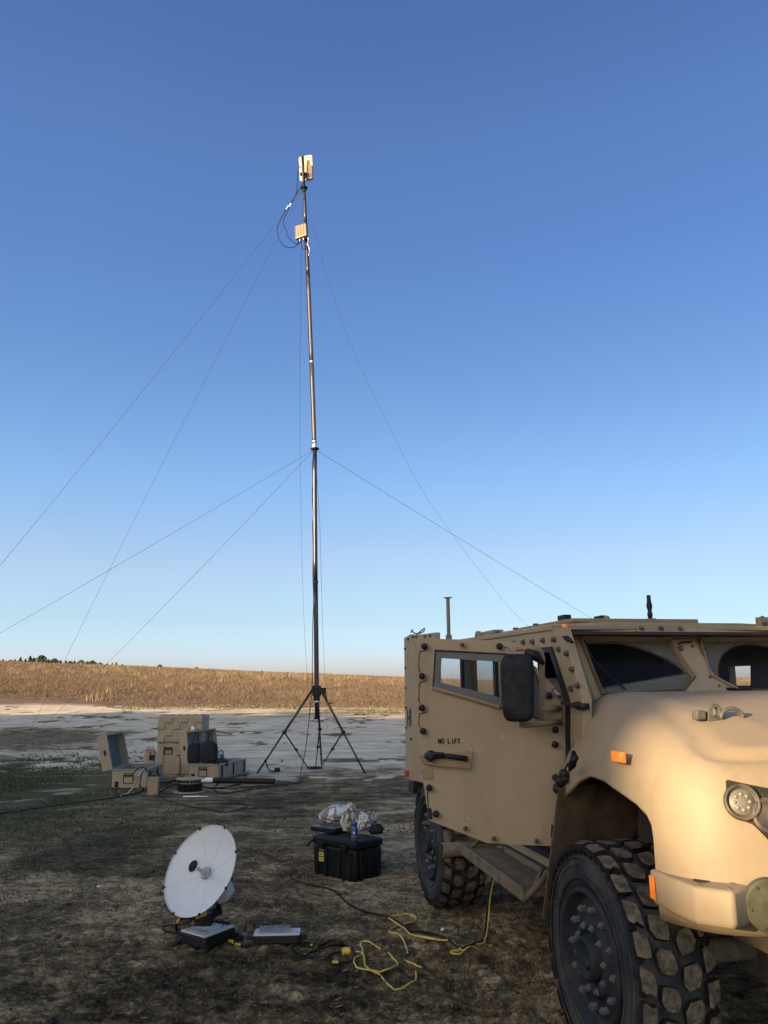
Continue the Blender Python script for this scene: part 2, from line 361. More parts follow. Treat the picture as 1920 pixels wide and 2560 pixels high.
def ground_mat():
    m, nt, b = new_mat('ground_dirt'); L = nt.links.new
    tc = N(nt, 'ShaderNodeTexCoord'); P = tc.outputs['Object']
    def no(sc, det=8, ro=.65, vec=P):
        n = N(nt, 'ShaderNodeTexNoise', Scale=sc, Detail=float(det), Roughness=ro); L(vec, n.inputs['Vector']); return n.outputs[0]
    def ramp(x, a, b_, lo=0, hi=1):
        r = N(nt, 'ShaderNodeMapRange'); L(x, r.inputs[0]); r.inputs[1].default_value = a; r.inputs[2].default_value = b_; r.inputs[3].default_value = lo; r.inputs[4].default_value = hi; return r.outputs[0]
    def mix(f, a, b_, bt='MIX'):
        x = N(nt, 'ShaderNodeMix', data_type='RGBA', blend_type=bt)
        if isinstance(f, (int, float)): x.inputs[0].default_value = f
        else: L(f, x.inputs[0])
        for k, c in ((6, a), (7, b_)):
            if isinstance(c, tuple): x.inputs[k].default_value = (*c, 1)
            else: L(c, x.inputs[k])
        return x.outputs[2]
    def att(n): a = N(nt, 'ShaderNodeAttribute'); a.attribute_name = n; return a.outputs['Fac']
    def math_(op, a, b_):
        x = N(nt, 'ShaderNodeMath', operation=op)
        for k, c in ((0, a), (1, b_)):
            if isinstance(c, (int, float)): x.inputs[k].default_value = c
            else: L(c, x.inputs[k])
        return x.outputs[0]
    mp = N(nt, 'ShaderNodeMapping'); mp.inputs['Scale'].default_value = (.5, 1, 1); L(P, mp.inputs[0]); ST = mp.outputs[0]
    fine = no(26, 10, .75); mid = no(6, 8, .7); big = no(1.1, 6, .6, ST)
    ms = N(nt, 'ShaderNodeMapping'); ms.inputs['Scale'].default_value = (.7, 1.25, 1); L(P, ms.inputs[0]); S3 = ms.outputs[0]
    na, nb_, nc_ = no(2.6, 6, .6, S3), no(11, 6, .65, S3), no(46, 6, .7)
    v = math_('ADD', math_('ADD', math_('MULTIPLY', math_('SUBTRACT', na, .5), 1.15), math_('MULTIPLY', math_('SUBTRACT', nb_, .5), 1.25)), math_('MULTIPLY', math_('SUBTRACT', nc_, .5), 1.0))
    v = math_('ADD', v, math_('MULTIPLY', att('pale'), .26)); v = math_('SUBTRACT', v, math_('MULTIPLY', att('blot'), .20)); v = math_('ADD', math_('MULTIPLY', v, 1.14), .545)
    cr = N(nt, 'ShaderNodeValToRGB'); L(v, cr.inputs[0]); e = cr.color_ramp.elements
    e[0].position = .12; e[0].color = (.020, .0165, .0095, 1); e[1].position = .92; e[1].color = (.47, .36, .205, 1)
    for p_, c_ in ((.30, (.061, .046, .0245)), (.48, (.117, .085, .046)), (.68, (.22, .162, .088))): x = e.new(p_); x.color = (*c_, 1)
    dirt = cr.outputs[0]; pale = dirt
    dirt = mix(math_('MULTIPLY', ramp(big, .52, .62), .15), dirt, (.05, .056, .028))
    c = dirt
    green = mix(ramp(fine, .4, .62), (.035, .042, .02), (.10, .105, .045))
    green = mix(ramp(no(1.2, 6, .7, ST), .56, .64), green, (.36, .28, .19))
    c = mix(att('green'), c, green)
    mp2 = N(nt, 'ShaderNodeMapping'); mp2.inputs['Scale'].default_value = (.55, .95, 1); L(P, mp2.inputs[0]); S2 = mp2.outputs[0]
    sand = mix(ramp(no(1.3, 8, .7, S2), .36, .6), (.40, .325, .225), (.68, .57, .415))
    sand = mix(ramp(no(3.0, 8, .7, S2), .36, .28), sand, (.24, .19, .13))
    sand = mix(ramp(no(.5, 5, .6, S2), .58, .66, 0, .5), sand, (.32, .27, .185))
    brk = math_('ADD', att('sand'), math_('MULTIPLY', math_('SUBTRACT', math_('ADD', math_('MULTIPLY', no(2.2, 7, .7, S3), .6), math_('MULTIPLY', no(.55, 5, .6, S2), .4)), .5), 1.7))
    c = mix(ramp(brk, .36, .66), c, sand)
    c = mix(math_('MULTIPLY', att('edge'), ramp(no(.8, 6, .7, S2), .42, .6)), c, (.07, .068, .03))
    c = mix(att('soil'), c, mix(ramp(no(.6, 6, .7), .4, .6), (.13, .093, .066), (.18, .129, .086)))
    L(c, b.inputs['Base Color']); b.inputs['Roughness'].default_value = .97; b.inputs['Specular IOR Level'].default_value = .1
    bp = N(nt, 'ShaderNodeBump', Strength=.9, Distance=.03); L(no(38, 8, .75), bp.inputs['Height'])
    bp2 = N(nt, 'ShaderNodeBump', Strength=.6, Distance=.06); L(no(9, 6, .7), bp2.inputs['Height']); L(bp.outputs[0], bp2.inputs['Normal'])
    L(bp2.outputs[0], b.inputs['Normal'])
    return m
ground()

def attr_mat(name, cols, rough=.95, trans=0.0):
    """per-blade colour picked by the 'tone' attribute"""
    m, nt, b = new_mat(name); L = nt.links.new
    a = N(nt, 'ShaderNodeAttribute'); a.attribute_name = 'tone'; cr = N(nt, 'ShaderNodeValToRGB'); L(a.outputs['Fac'], cr.inputs[0])
    e = cr.color_ramp.elements; n = len(cols)
    e[0].position = 0; e[0].color = (*cols[0], 1); e[1].position = 1; e[1].color = (*cols[-1], 1)
    for i in range(1, n-1): x = e.new(i/(n-1)); x.color = (*cols[i], 1)
    L(cr.outputs[0], b.inputs['Base Color']); b.inputs['Roughness'].default_value = rough; b.inputs['Specular IOR Level'].default_value = .1
    return m
def blades(name, x, y, h, wdt, lean, tone, m, z=None):
    n = len(x); z = terrain(x, y) if z is None else z
    th = rng.uniform(0, 2*np.pi, n); dx = np.cos(th)*wdt/2; dy = np.sin(th)*wdt/2
    lt = rng.uniform(0, 2*np.pi, n); lx = np.cos(lt)*lean*h; ly = np.sin(lt)*lean*h
    V = np.empty((n, 3, 3))
    V[:,0] = np.stack([x-dx, y-dy, z-.02], -1); V[:,1] = np.stack([x+dx, y+dy, z-.02], -1); V[:,2] = np.stack([x+lx, y+ly, z+h], -1)
    Q = np.arange(n*3).reshape(-1, 3)
    return np_mesh(name, V.reshape(-1, 3), Q, m, attrs={'tone': np.repeat(tone, 3)})

# tall dry grass of the far field
def field():
    n = 620000
    Y = 56*np.exp(rng.uniform(0, 1, n)*math.log(172/56)); A = rng.uniform(-.62, .62, n); X = A*Y
    w1 = fbm(X*.12, Y*.05, 71, 4)
    start = np.interp(A, [-.6, -.45, -.2, 0, .6], [68, 66, 62.5, 60, 60]) + (w1-.5)*7
    k = Y > start; X, Y, w1 = X[k], Y[k], w1[k]; n = len(X); st = start[k]
    cl = fbm(X*.35, Y*.12, 81, 4); cl2 = fbm(X*.9, Y*.25, 83, 3); farness = np.clip((Y-92)/40, 0, 1)
    h = (.12+.26*rng.uniform(0, 1, n)*(.3+cl)+.10*farness)*np.clip((Y-st)/5, .3, 1)
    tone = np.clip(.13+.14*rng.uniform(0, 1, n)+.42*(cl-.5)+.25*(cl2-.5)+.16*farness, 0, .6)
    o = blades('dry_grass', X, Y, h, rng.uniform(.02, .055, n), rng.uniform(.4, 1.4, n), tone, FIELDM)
    tag(o, 'rusty brown dry grass covering the far field', 'grass', kind='stuff')
    # taller golden tufts
    T = 900
    YY = 64*np.exp(rng.uniform(0, 1, T)**.7*math.log(2.15)); AA = rng.uniform(-.6, .5, T)
    wgt = fbm(AA*9, YY*.03, 91, 2)
    keep = (wgt > .40) & ((YY > 104) | (rng.uniform(0, 1, T) < .06)); YY, AA = YY[keep], AA[keep]
    xs, ys, hs_ = [], [], []
    for yy, aa in zip(YY, AA):
        c = rng.integers(30, 90); r = rng.uniform(.2, .8)
        xs.append(aa*yy+rng.normal(0, r*.6, c)); ys.append(yy+rng.normal(0, r*.6, c)); hs_.append(rng.uniform(.3, .95, c)*rng.uniform(.5, 1.1))
    X = np.concatenate(xs); Y = np.concatenate(ys); h = np.concatenate(hs_)
    o = blades('tall_grass', X, Y, h, rng.uniform(.02, .06, len(X)), rng.uniform(.05, .3, len(X)), rng.uniform(.5, .9, len(X)), FIELDM)
    tag(o, 'taller golden straw tufts standing above the brown field', 'grass', kind='stuff')
    # short yellow grass on the near rim of the field
    n = 40000; A = rng.uniform(-.32, .5, n); Y = rng.uniform(46, 62, n); X = A*Y
    k = fbm(X*.2, Y*.2, 12, 3)+.25*np.clip((Y-50)/10, 0, 1) > .55; X, Y = X[k], Y[k]
    o = blades('low_grass', X, Y, rng.uniform(.02, .09, len(X)), rng.uniform(.04, .1, len(X)), rng.uniform(.3, 1.2, len(X)), rng.uniform(.0, 1, len(X)), LOWM)
    tag(o, 'low olive and yellow grass along the edge of the field', 'grass', kind='stuff')
FIELDM = attr_mat('field_grass', [(.135,.096,.068),(.165,.118,.080),(.20,.144,.094),(.255,.19,.12),(.35,.27,.165)])
LOWM = attr_mat('rim_grass', [(.06,.055,.024),(.15,.125,.055),(.26,.20,.10)])
NEARM = attr_mat('near_litter', [(.022,.019,.014),(.05,.043,.026),(.085,.066,.042),(.17,.13,.08),(.34,.26,.16)])
GREENM = attr_mat('green_grass', [(.035,.040,.020),(.06,.066,.032),(.11,.105,.052)])
field()

# dead grass, straw and small clods on the near ground
def near_cover():
    n = 150000
    Y = 2.2*np.exp(rng.uniform(0, 1, n)*math.log(13/2.2)); A = rng.uniform(-.62, .62, n); X = A*Y
    d = fbm(X*1.1, Y*.8, 101, 4); k = (d+rng.uniform(-.12, .12, n) > .50) & ~((X > -.7) & (Y < 7) & (rng.uniform(0, 1, n) < .85)); X, Y = X[k], Y[k]; n = len(X)
    z = terrain(X, Y)+clods(X, Y)
    sc = np.clip(Y/7, .5, 1.6)
    h = rng.uniform(.004, .020, n)*sc; tone = np.clip(rng.beta(1.6, 1.8, n), 0, 1)
    o = blades('dead_grass', X, Y, h, rng.uniform(.006, .022, n)*sc, rng.uniform(.3, 1.8, n), tone, NEARM, z)
    tag(o, 'short dead grass and straw litter on the dark dirt', 'grass', kind='stuff')
    n = 26000; A = rng.normal(-.46, .13, n); Y = rng.normal(18.5, 3.6, n); X = A*Y
    k = (np.abs(A) < .75) & (Y > 10) & (fbm(X*.8, Y*.6, 7, 3) > .42); X, Y = X[k], Y[k]; n = len(X)
    o = blades('green_grass', X, Y, rng.uniform(.012, .04, n), rng.uniform(.02, .06, n), rng.uniform(.5, 2.2, n), rng.uniform(0, 1, n), GREENM, terrain(X, Y)+clods(X, Y))
    tag(o, 'patch of short green grass left of the open cases', 'grass', kind='stuff')
    n = 6000; Y = 2.3*np.exp(rng.uniform(0, 1, n)*math.log(15/2.3)); A = rng.uniform(-.6, .6, n); X = A*Y
    k = fbm(X*.9+9, Y*.7, 161, 4) > .46; X, Y = X[k], Y[k]; n = len(X)
    th = rng.normal(0, .7, n); l = rng.uniform(.012, .05, n)*np.clip(Y/6, .6, 1.4); w = rng.uniform(.0012, .003, n)*np.clip(Y/5, .8, 1.8); z = terrain(X, Y)+clods(X, Y)+rng.uniform(.003, .012, n)
    dx, dy = np.cos(th)*l/2, np.sin(th)*l/2; ex, ey = -np.sin(th)*w, np.cos(th)*w; dz = rng.uniform(-.008, .010, n)
    V = np.stack([np.stack([X-dx-ex, Y-dy-ey, z], -1), np.stack([X+dx-ex, Y+dy-ey, z+dz], -1), np.stack([X+dx+ex, Y+dy+ey, z+dz+.002], -1), np.stack([X-dx+ex, Y-dy+ey, z+.002], -1)], 1)
    o = np_mesh('straw_bits', V.reshape(-1, 3), np.arange(n*4).reshape(-1, 4), NEARM, attrs={'tone': np.repeat(rng.uniform(.35, 1, n), 4)})
    tag(o, 'loose bits of straw lying flat on the near dirt', 'straw', kind='stuff')
    # clods: small lumps
    n = 5000; Y = 2.3*np.exp(rng.uniform(0, 1, n)*math.log(14/2.3)); A = rng.uniform(-.6, .6, n); X = A*Y
    k = fbm(X*.8, Y*.8, 111, 3) > .47; X, Y = X[k], Y[k]; n = len(X); r = rng.uniform(.004, .013, n)*np.clip(Y/5, .7, 1.5)*(1+1.2*(rng.uniform(0, 1, n) > .96))
    base = np.array([[1,0,0],[-.5,.87,0],[-.5,-.87,0],[.3,.2,.8],[-.3,-.4,.6]])
    fc = np.array([[0,1,3],[1,2,4],[2,0,4],[0,3,4],[1,4,3]])
    th = rng.uniform(0, 6.28, n); c, s = np.cos(th), np.sin(th)
    B = base[None]*r[:,None,None]*rng.uniform(.7, 1.3, (n, 5, 3)); V = np.empty((n, 5, 3))
    V[...,0] = B[...,0]*c[:,None]-B[...,1]*s[:,None]+X[:,None]; V[...,1] = B[...,0]*s[:,None]+B[...,1]*c[:,None]+Y[:,None]; V[...,2] = B[...,2]+(terrain(X, Y)+clods(X, Y))[:,None]-.002
    Q = (fc[None]+np.arange(n)[:,None,None]*5).reshape(-1, 3)
    o = np_mesh('dirt_clods', V.reshape(-1, 3), Q, NEARM, attrs={'tone': np.repeat(np.clip(rng.beta(2, 2.6, n), 0, .9), 5)})
    tag(o, 'small clods of dirt scattered over the near ground', 'clods', kind='stuff')
near_cover()

# ============================================================ TREES
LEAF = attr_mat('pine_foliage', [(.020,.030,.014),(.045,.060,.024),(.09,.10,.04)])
BARK = mat('bark', (.09, .065, .045), .95, var=.3)
def crown_mesh(name, rx, rz, z0, n, size, shape):
    t = rng.uniform(0, 1, n)
    prof = np.interp(t, [0, .12, .35, .7, .9, 1], {'round': [.35, .8, 1, .85, .5, .12], 'cone': [.6, 1, .85, .5, .25, .04], 'wall': [.9, 1, 1, 1, .9, .55]}[shape])
    th = rng.uniform(0, 2*np.pi, n); lob = 1+.22*np.sin(th*3+t*9)+.15*np.sin(th*5-t*14)
    r = np.sqrt(rng.uniform(.05, 1, n))*rx*prof*lob
    C = np.stack([r*np.cos(th), r*np.sin(th), z0+t*rz+rng.normal(0, rz*.02, n)], -1)
    a = rng.normal(0, 1, (n, 3)); a /= np.linalg.norm(a, axis=1)[:,None]; b = np.cross(a, rng.normal(0, 1, (n, 3))); b /= np.linalg.norm(b, axis=1)[:,None]
    s = size*rng.uniform(.5, 1.2, (n, 1)); V = np.stack([C-a*s-b*s*.6, C+a*s-b*s*.5, C+a*s*.7+b*s*.7, C-a*s*.8+b*s*.5], 1)
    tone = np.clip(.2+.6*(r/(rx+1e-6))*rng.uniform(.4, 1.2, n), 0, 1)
    o = np_mesh(name, V.reshape(-1, 3), np.arange(n*4).reshape(-1, 4), LEAF, attrs={'tone': np.repeat(tone, 4)}); me = o.data; bpy.data.objects.remove(o); return me
def trunk_mesh(h, r):
    b = MB(); b.tube([(0,0,-.3),(.04*h*.1,0,h*.5),(0,0,h)], [r, r*.7, r*.2], 8)
    for k in range(5):
        z = h*(.35+.12*k); a = k*2.4; b.tube([(0,0,z),(math.cos(a)*h*.14, math.sin(a)*h*.14, z+h*.06)], [r*.3, r*.08], 5)
    o = b.obj('trunk', BARK); me = o.data; bpy.data.objects.remove(o); return me
CR = [crown_mesh('crown', 1.0, 1.6, .35, 900, .10, 'round'), crown_mesh('crown', .62, 1.75, .25, 700, .09, 'cone'), crown_mesh('crown', .9, 1.3, .5, 800, .11, 'round')]
TR = trunk_mesh(1.7, .07)
def tree(x, y, s, k, label, group=None, z=None, sz=1.0, crowns=CR, trk=TR):
    t = empty('pine_tree', (x, y, gz(x, y) if z is None else z), rng.uniform(0, 6), label, 'tree', group); t.scale = (s, s, s*sz)
    for nm, me in (('trunk', trk), ('crown', crowns[k])):
        o = bpy.data.objects.new(nm, me); COL.objects.link(o); o.parent = t
    return t
# far trees on the skyline: (photo x, photo crown-top y, distance, kind)
FT = [(8,1648,190,1),(27,1648,190,2),(38,1648,195,1),(52,1643,190,1),(64,1647,185,1),(76,1640,185,1),(85,1644,190,1),(104,1638,180,0),(122,1647,190,2),(137,1646,185,0),(152,1650,190,1),(165,1651,188,1),(176,1651,190,2),(187,1651,186,1),
      (203,1650,186,0),(219,1652,190,2),(232,1651,186,0),(250,1655,190,2),(268,1658,190,1),(281,1657,188,1),(291,1656,184,1),(306,1660,190,1),(400,1661,170,0),(492,1668,170,2),(655,1675,200,1)]
ORD = ['first','second','third','fourth','fifth','sixth','seventh','eighth','ninth','tenth','eleventh','twelfth','thirteenth','fourteenth','fifteenth','sixteenth','seventeenth','eighteenth','nineteenth','twentieth','twenty-first','twenty-second']
for i, (u, v, Y, k) in enumerate(FT):
    top = at_depth(u, v, Y); zb = float(terrain(top.x, Y)); s = max((top.z-zb)/2.0, .5)
    lab = {7: 'broad dark pine tree, largest crown on the far skyline at left', 22: 'small round bush alone on the skyline above the tan cases', 24: 'tiny thin tree on the skyline just left of the mast', 23: 'low spreading bush on the skyline between cases and mast'}.get(i)
    tree(top.x, Y, s, k, lab or ('%s, %s tree from the left edge in the skyline row' % (['small dark round pine','small narrow pine','low bushy pine'][k], ORD[i])), 'pine trees on the far skyline', z=zb)
# the wood behind the camera whose shade lies over the camp (with a gap in it)
BC = [crown_mesh('crown', 3.6, 12.6, .8, 4200, .42, 'wall'), crown_mesh('crown', 3.4, 12.6, .8, 4200, .42, 'wall')]; BT = trunk_mesh(12.5, .3)
PX, PY = SY, -SX; D0 = 45.0; CX, CY = -SX*D0, -SY*D0
def wood(q, back, top, k):
    x = CX+PX*q-SX*back; y = CY+PY*q-SY*back
    tree(x, y, 1.0, k, 'tall dense pine of the wood behind the camp, out of view', 'pines of the wood behind the camp', z=0, sz=top/13.4, crowns=BC, trk=BT)
TE = math.tan(SUN_EL)
def shade_top(q):     # height of the wood so that its shade ends where it does in the field, on the mast and on the truck
    al = np.interp(q, [-96, -57, -46, -40, -28, -20, -6], [6, 13.5, 26, 35, 22, 11, 8]); h = np.interp(q, [-96, -57, -46, -40, -28, -20, -6], [.5, .5, .3, .2, 4, 6.0, 6.0])
    return TE*(D0+al)+h
for i, q in enumerate(np.arange(-96, -6.4, 4.6)):
    wood(q, (i % 2)*3, float(shade_top(q))-.9+.5*math.sin(q*.37)+.3*math.sin(q*1.1), i % 2)
def thicket(name, q0, q1, z1, n, label):
    q = rng.uniform(q0, q1, n); bk = rng.uniform(0, 5, n)
    zt = z1 + .35*np.sin(q*1.9)+.25*np.sin(q*4.7+1)
    z = rng.uniform(0, 1, n)*zt; C = np.stack([CX+PX*q-SX*bk, CY+PY*q-SY*bk, z], -1)
    a = rng.normal(0, 1, (n, 3)); a /= np.linalg.norm(a, axis=1)[:,None]; b = np.cross(a, rng.normal(0, 1, (n, 3))); b /= np.linalg.norm(b, axis=1)[:,None]
    s = .30*rng.uniform(.5, 1.2, (n, 1)); V = np.stack([C-a*s-b*s*.6, C+a*s-b*s*.5, C+a*s*.7+b*s*.7, C-a*s*.8+b*s*.5], 1)
    o = np_mesh(name, V.reshape(-1, 3), np.arange(n*4).reshape(-1, 4), LEAF, attrs={'tone': np.repeat(rng.uniform(0, 1, n), 4)})
    tag(o, label, 'undergrowth', kind='stuff')
thicket('undergrowth', -60, 30, TE*49.6+.45, 80000, 'dense undergrowth at the foot of the wood behind the camp')
thicket('low_pines', -3.2, 6, TE*49.6+.90, 12000, 'low dense pines in the gap of the wood behind the camp')
thicket('young_pines', -10, -2.5, TE*49.6+4.8, 13000, 'young dense pines beside the gap in the wood behind the camp')

# ============================================================ ARMOURED TRUCK (local frame: x forward, y left, z up; origin under the front axle)
VO = Vector((2.192, 4.752, 0)); VAZ = R(-78.567)
TRUCK = empty('armoured_truck', VO, VAZ, 'sand coloured four wheeled armoured military truck with its passenger door open', 'truck')
VM = Matrix.Translation(VO) @ Matrix.Rotation(VAZ, 4, 'Z'); VI = VM.inverted(); HX = VM.to_3x3() @ Vector((1,0,0)); LY = VM.to_3x3() @ Vector((0,1,0))
def VX(u, v, x): return VI @ on_plane(u, v, VO+HX*x, HX)
def VY(u, v, y): return VI @ on_plane(u, v, VO+LY*y, LY)
def VZ(u, v, z): return VI @ gp(u, v, z)
T = TRUCK
# ---- hood and fenders: one moulded shell, both sides
def ztop(x, y):
    y = abs(y); z = np.interp(x, [-.6, -.3, 0, .3, .6, .85, 1.0, 1.2], [1.875, 1.87, 1.845, 1.80, 1.735, 1.665, 1.61, 1.53])
    e1 = .66-.22*max(0, min(1, x)); z -= .11*max(0.0, y-e1)*max(0, min(1, (x+.45)/.5))       # crease along each side of the bonnet
    return float(z)
ARCH = [(-.60, 1.20), (-.40, 1.27), (-.30, 1.315), (-.17, 1.39), (-.05, 1.43), (.156, 1.422), (.40, 1.376), (.50, 1.355), (.60, 1.32), (.645, 1.285), (.672, 1.225), (.69, 1.11), (.70, .90), (2, .90)]
def zbot(x): return float(np.interp(x, [a[0] for a in ARCH], [a[1] for a in ARCH]))
def hood_shell():
    side = [(x, -1.15) for x in (-.45, -.40, -.35, -.30, -.24, -.17, -.11, -.05, .05, .156, .25, .32, .40, .45, .50, .55, .60, .62, .645, .66, .672, .682, .69, .696, .70)]
    cor = [(.73, -1.148), (.78, -1.14), (.84, -1.122), (.90, -1.09), (.955, -1.045), (1.0, -.985), (1.035, -.91), (1.06, -.82), (1.08, -.72), (1.095, -.6), (1.105, -.45), (1.112, -.3), (1.118, -.15), (1.12, 0)]
    st = side+cor; rows = []
    PD = [(-1.2, 0), (-.56, 0), (-.44, .02), (-.26, .07), (-.16, .12), (-.10, .175), (-.055, .235), (-.02, .31), (-.005, .38), (0, .48)]
    sl_ = [0.0]
    for i in range(1, len(st)): sl_.append(sl_[-1]+math.dist(st[i], st[i-1]))
    stx = st+[(st[-1][0]-.003, .2)]; sl_.append(sl_[-1]+.2)
    PR = ([-1.2,-.56,-.45,-.26,-.12,-.07,-.02,-.005,0],[.0,.05,.065,.17,.23,.28,.36,.42,.5])
    for i, (x, y) in enumerate(st):
        pa_, pb_ = sl_[i]-.16, sl_[i]+.16; f_ = lambda q_: (float(np.interp(q_, sl_, [a[0] for a in stx])), float(np.interp(q_, sl_, [a[1] for a in stx])))
        p0, p1 = f_(pa_), f_(pb_); tx, ty = p1[0]-p0[0], p1[1]-p0[1]; l = math.hypot(tx, ty); nx, ny = -ty/l, tx/l
        if i == len(st)-1: nx, ny = -1.0, 0.0
        k = 1-.54*max(0, min(1, (x-.1)/.85))
        wr = max(0.0, min(1.0, (x+.45)/.65)); PDx = [(a, b_*wr+float(np.interp(a, PR[0], PR[1]))*(1-wr)) for a, b_ in PD]
        zb = zbot(x); col = []
        zt0 = ztop(x+nx*.2*k, y+ny*.2*k)
        zz = [zb+(zt0-.26-zb)*t for t in np.linspace(0, 1, 9)]+[zt0+a for a in (-.22, -.16, -.13, -.10, -.075, -.055, -.035, -.02, -.01, -.004)]
        tuck = .035 if x > .7 else .012
        for z in zz:
            d = float(np.interp(z-zt0, [a for a, _ in PDx], [b for _, b in PDx]))*k
            if x > .68: d += tuck*max(0, (1.06-z)/.18)**2*min(1, (x-.68)/.15)      # lower lip curls in
            col.append((x+nx*d, y+ny*d, z))
        d0 = float(np.interp(-.004, [a for a, _ in PDx], [b for _, b in PDx]))*k
        S = (x if x < .2 else .2+(x-.2)*.72, 0.0)
        A = (x+nx*d0, y+ny*d0)
        for t in list(np.linspace(0, 1, 30))[1:]:
            px, py = A[0]+(S[0]-A[0])*t, A[1]+(S[1]-A[1])*t; bl = min(1, t*6)
            col.append((px, py, ztop(px, py)*bl+(1-bl)*min(col[-1][2]+.002, ztop(px, py))))
        rows.append(col)
    m = MB(); m.grid(rows); m.grid([[(x, -y, z) for x, y, z in c] for c in rows], flip=True)
    return m
o = hood_shell().obj('hood', TAN, T, smooth=True, label='sand coloured moulded hood and front wings')
sm_ = o.modifiers.new('so', 'SOLIDIFY'); sm_.thickness = .02; sm_.offset = -1
# ---- front wheel wells
for sgn in (-1, 1):
    Y_ = lambda y: y*-sgn
    m = MB(); a, b = (-.345, 1.33), (-.685, .55)
    m.plate([(a[0], Y_(-1.15), a[1]), (a[0]-.01, Y_(-.62), a[1]+.05), (b[0], Y_(-.62), b[1]), (b[0], Y_(-1.15), b[1])], (-.018, 0, 0))
    m.obj('splash_panel', MUD_SHADE, T, bevel=.004)
    MB().plate([(-.34, Y_(-1.0), 1.40), (-.05, Y_(-1.0), 1.47), (.50, Y_(-1.0), 1.45), (.50, Y_(-.60), 1.47), (-.05, Y_(-.60), 1.49), (-.34, Y_(-.60), 1.42)], (0, 0, .01)).obj('wheel_arch_liner', MUD_SHADE, T)
    m = MB(); m.box((.2, Y_(-.60), 1.12), (1.3, .03, .8)); m.obj('inner_wing', MUD_SHADE, T)
    m = MB(); m.box((.10, Y_(-.66), 1.30), (.34, .10, .13)); m.box((.10, Y_(-.72), 1.26), (.30, .03, .02)); m.box((.42, Y_(-.65), 1.12), (.10, .08, .34)); m.obj('wheel_well_bracket', TAN_D, T, bevel=.006)
    MB().cyl((-.05, Y_(-.70), 1.235), (-.05, Y_(-.74), 1.235), .022).obj('bracket_bolt', TAN_W, T); MB().cyl((.24, Y_(-.70), 1.235), (.24, Y_(-.74), 1.235), .022).obj('bracket_bolt', TAN_W, T)
    m = MB(); m.tube([(.30, Y_(-.66), 1.30), (.34, Y_(-.70), 1.0), (.22, Y_(-.68), .75)], .03); m.cyl((-.16, Y_(-.70), 1.25), (-.04, Y_(-.74), .6), .05); m.obj('damper', DARKIN, T, smooth=True)
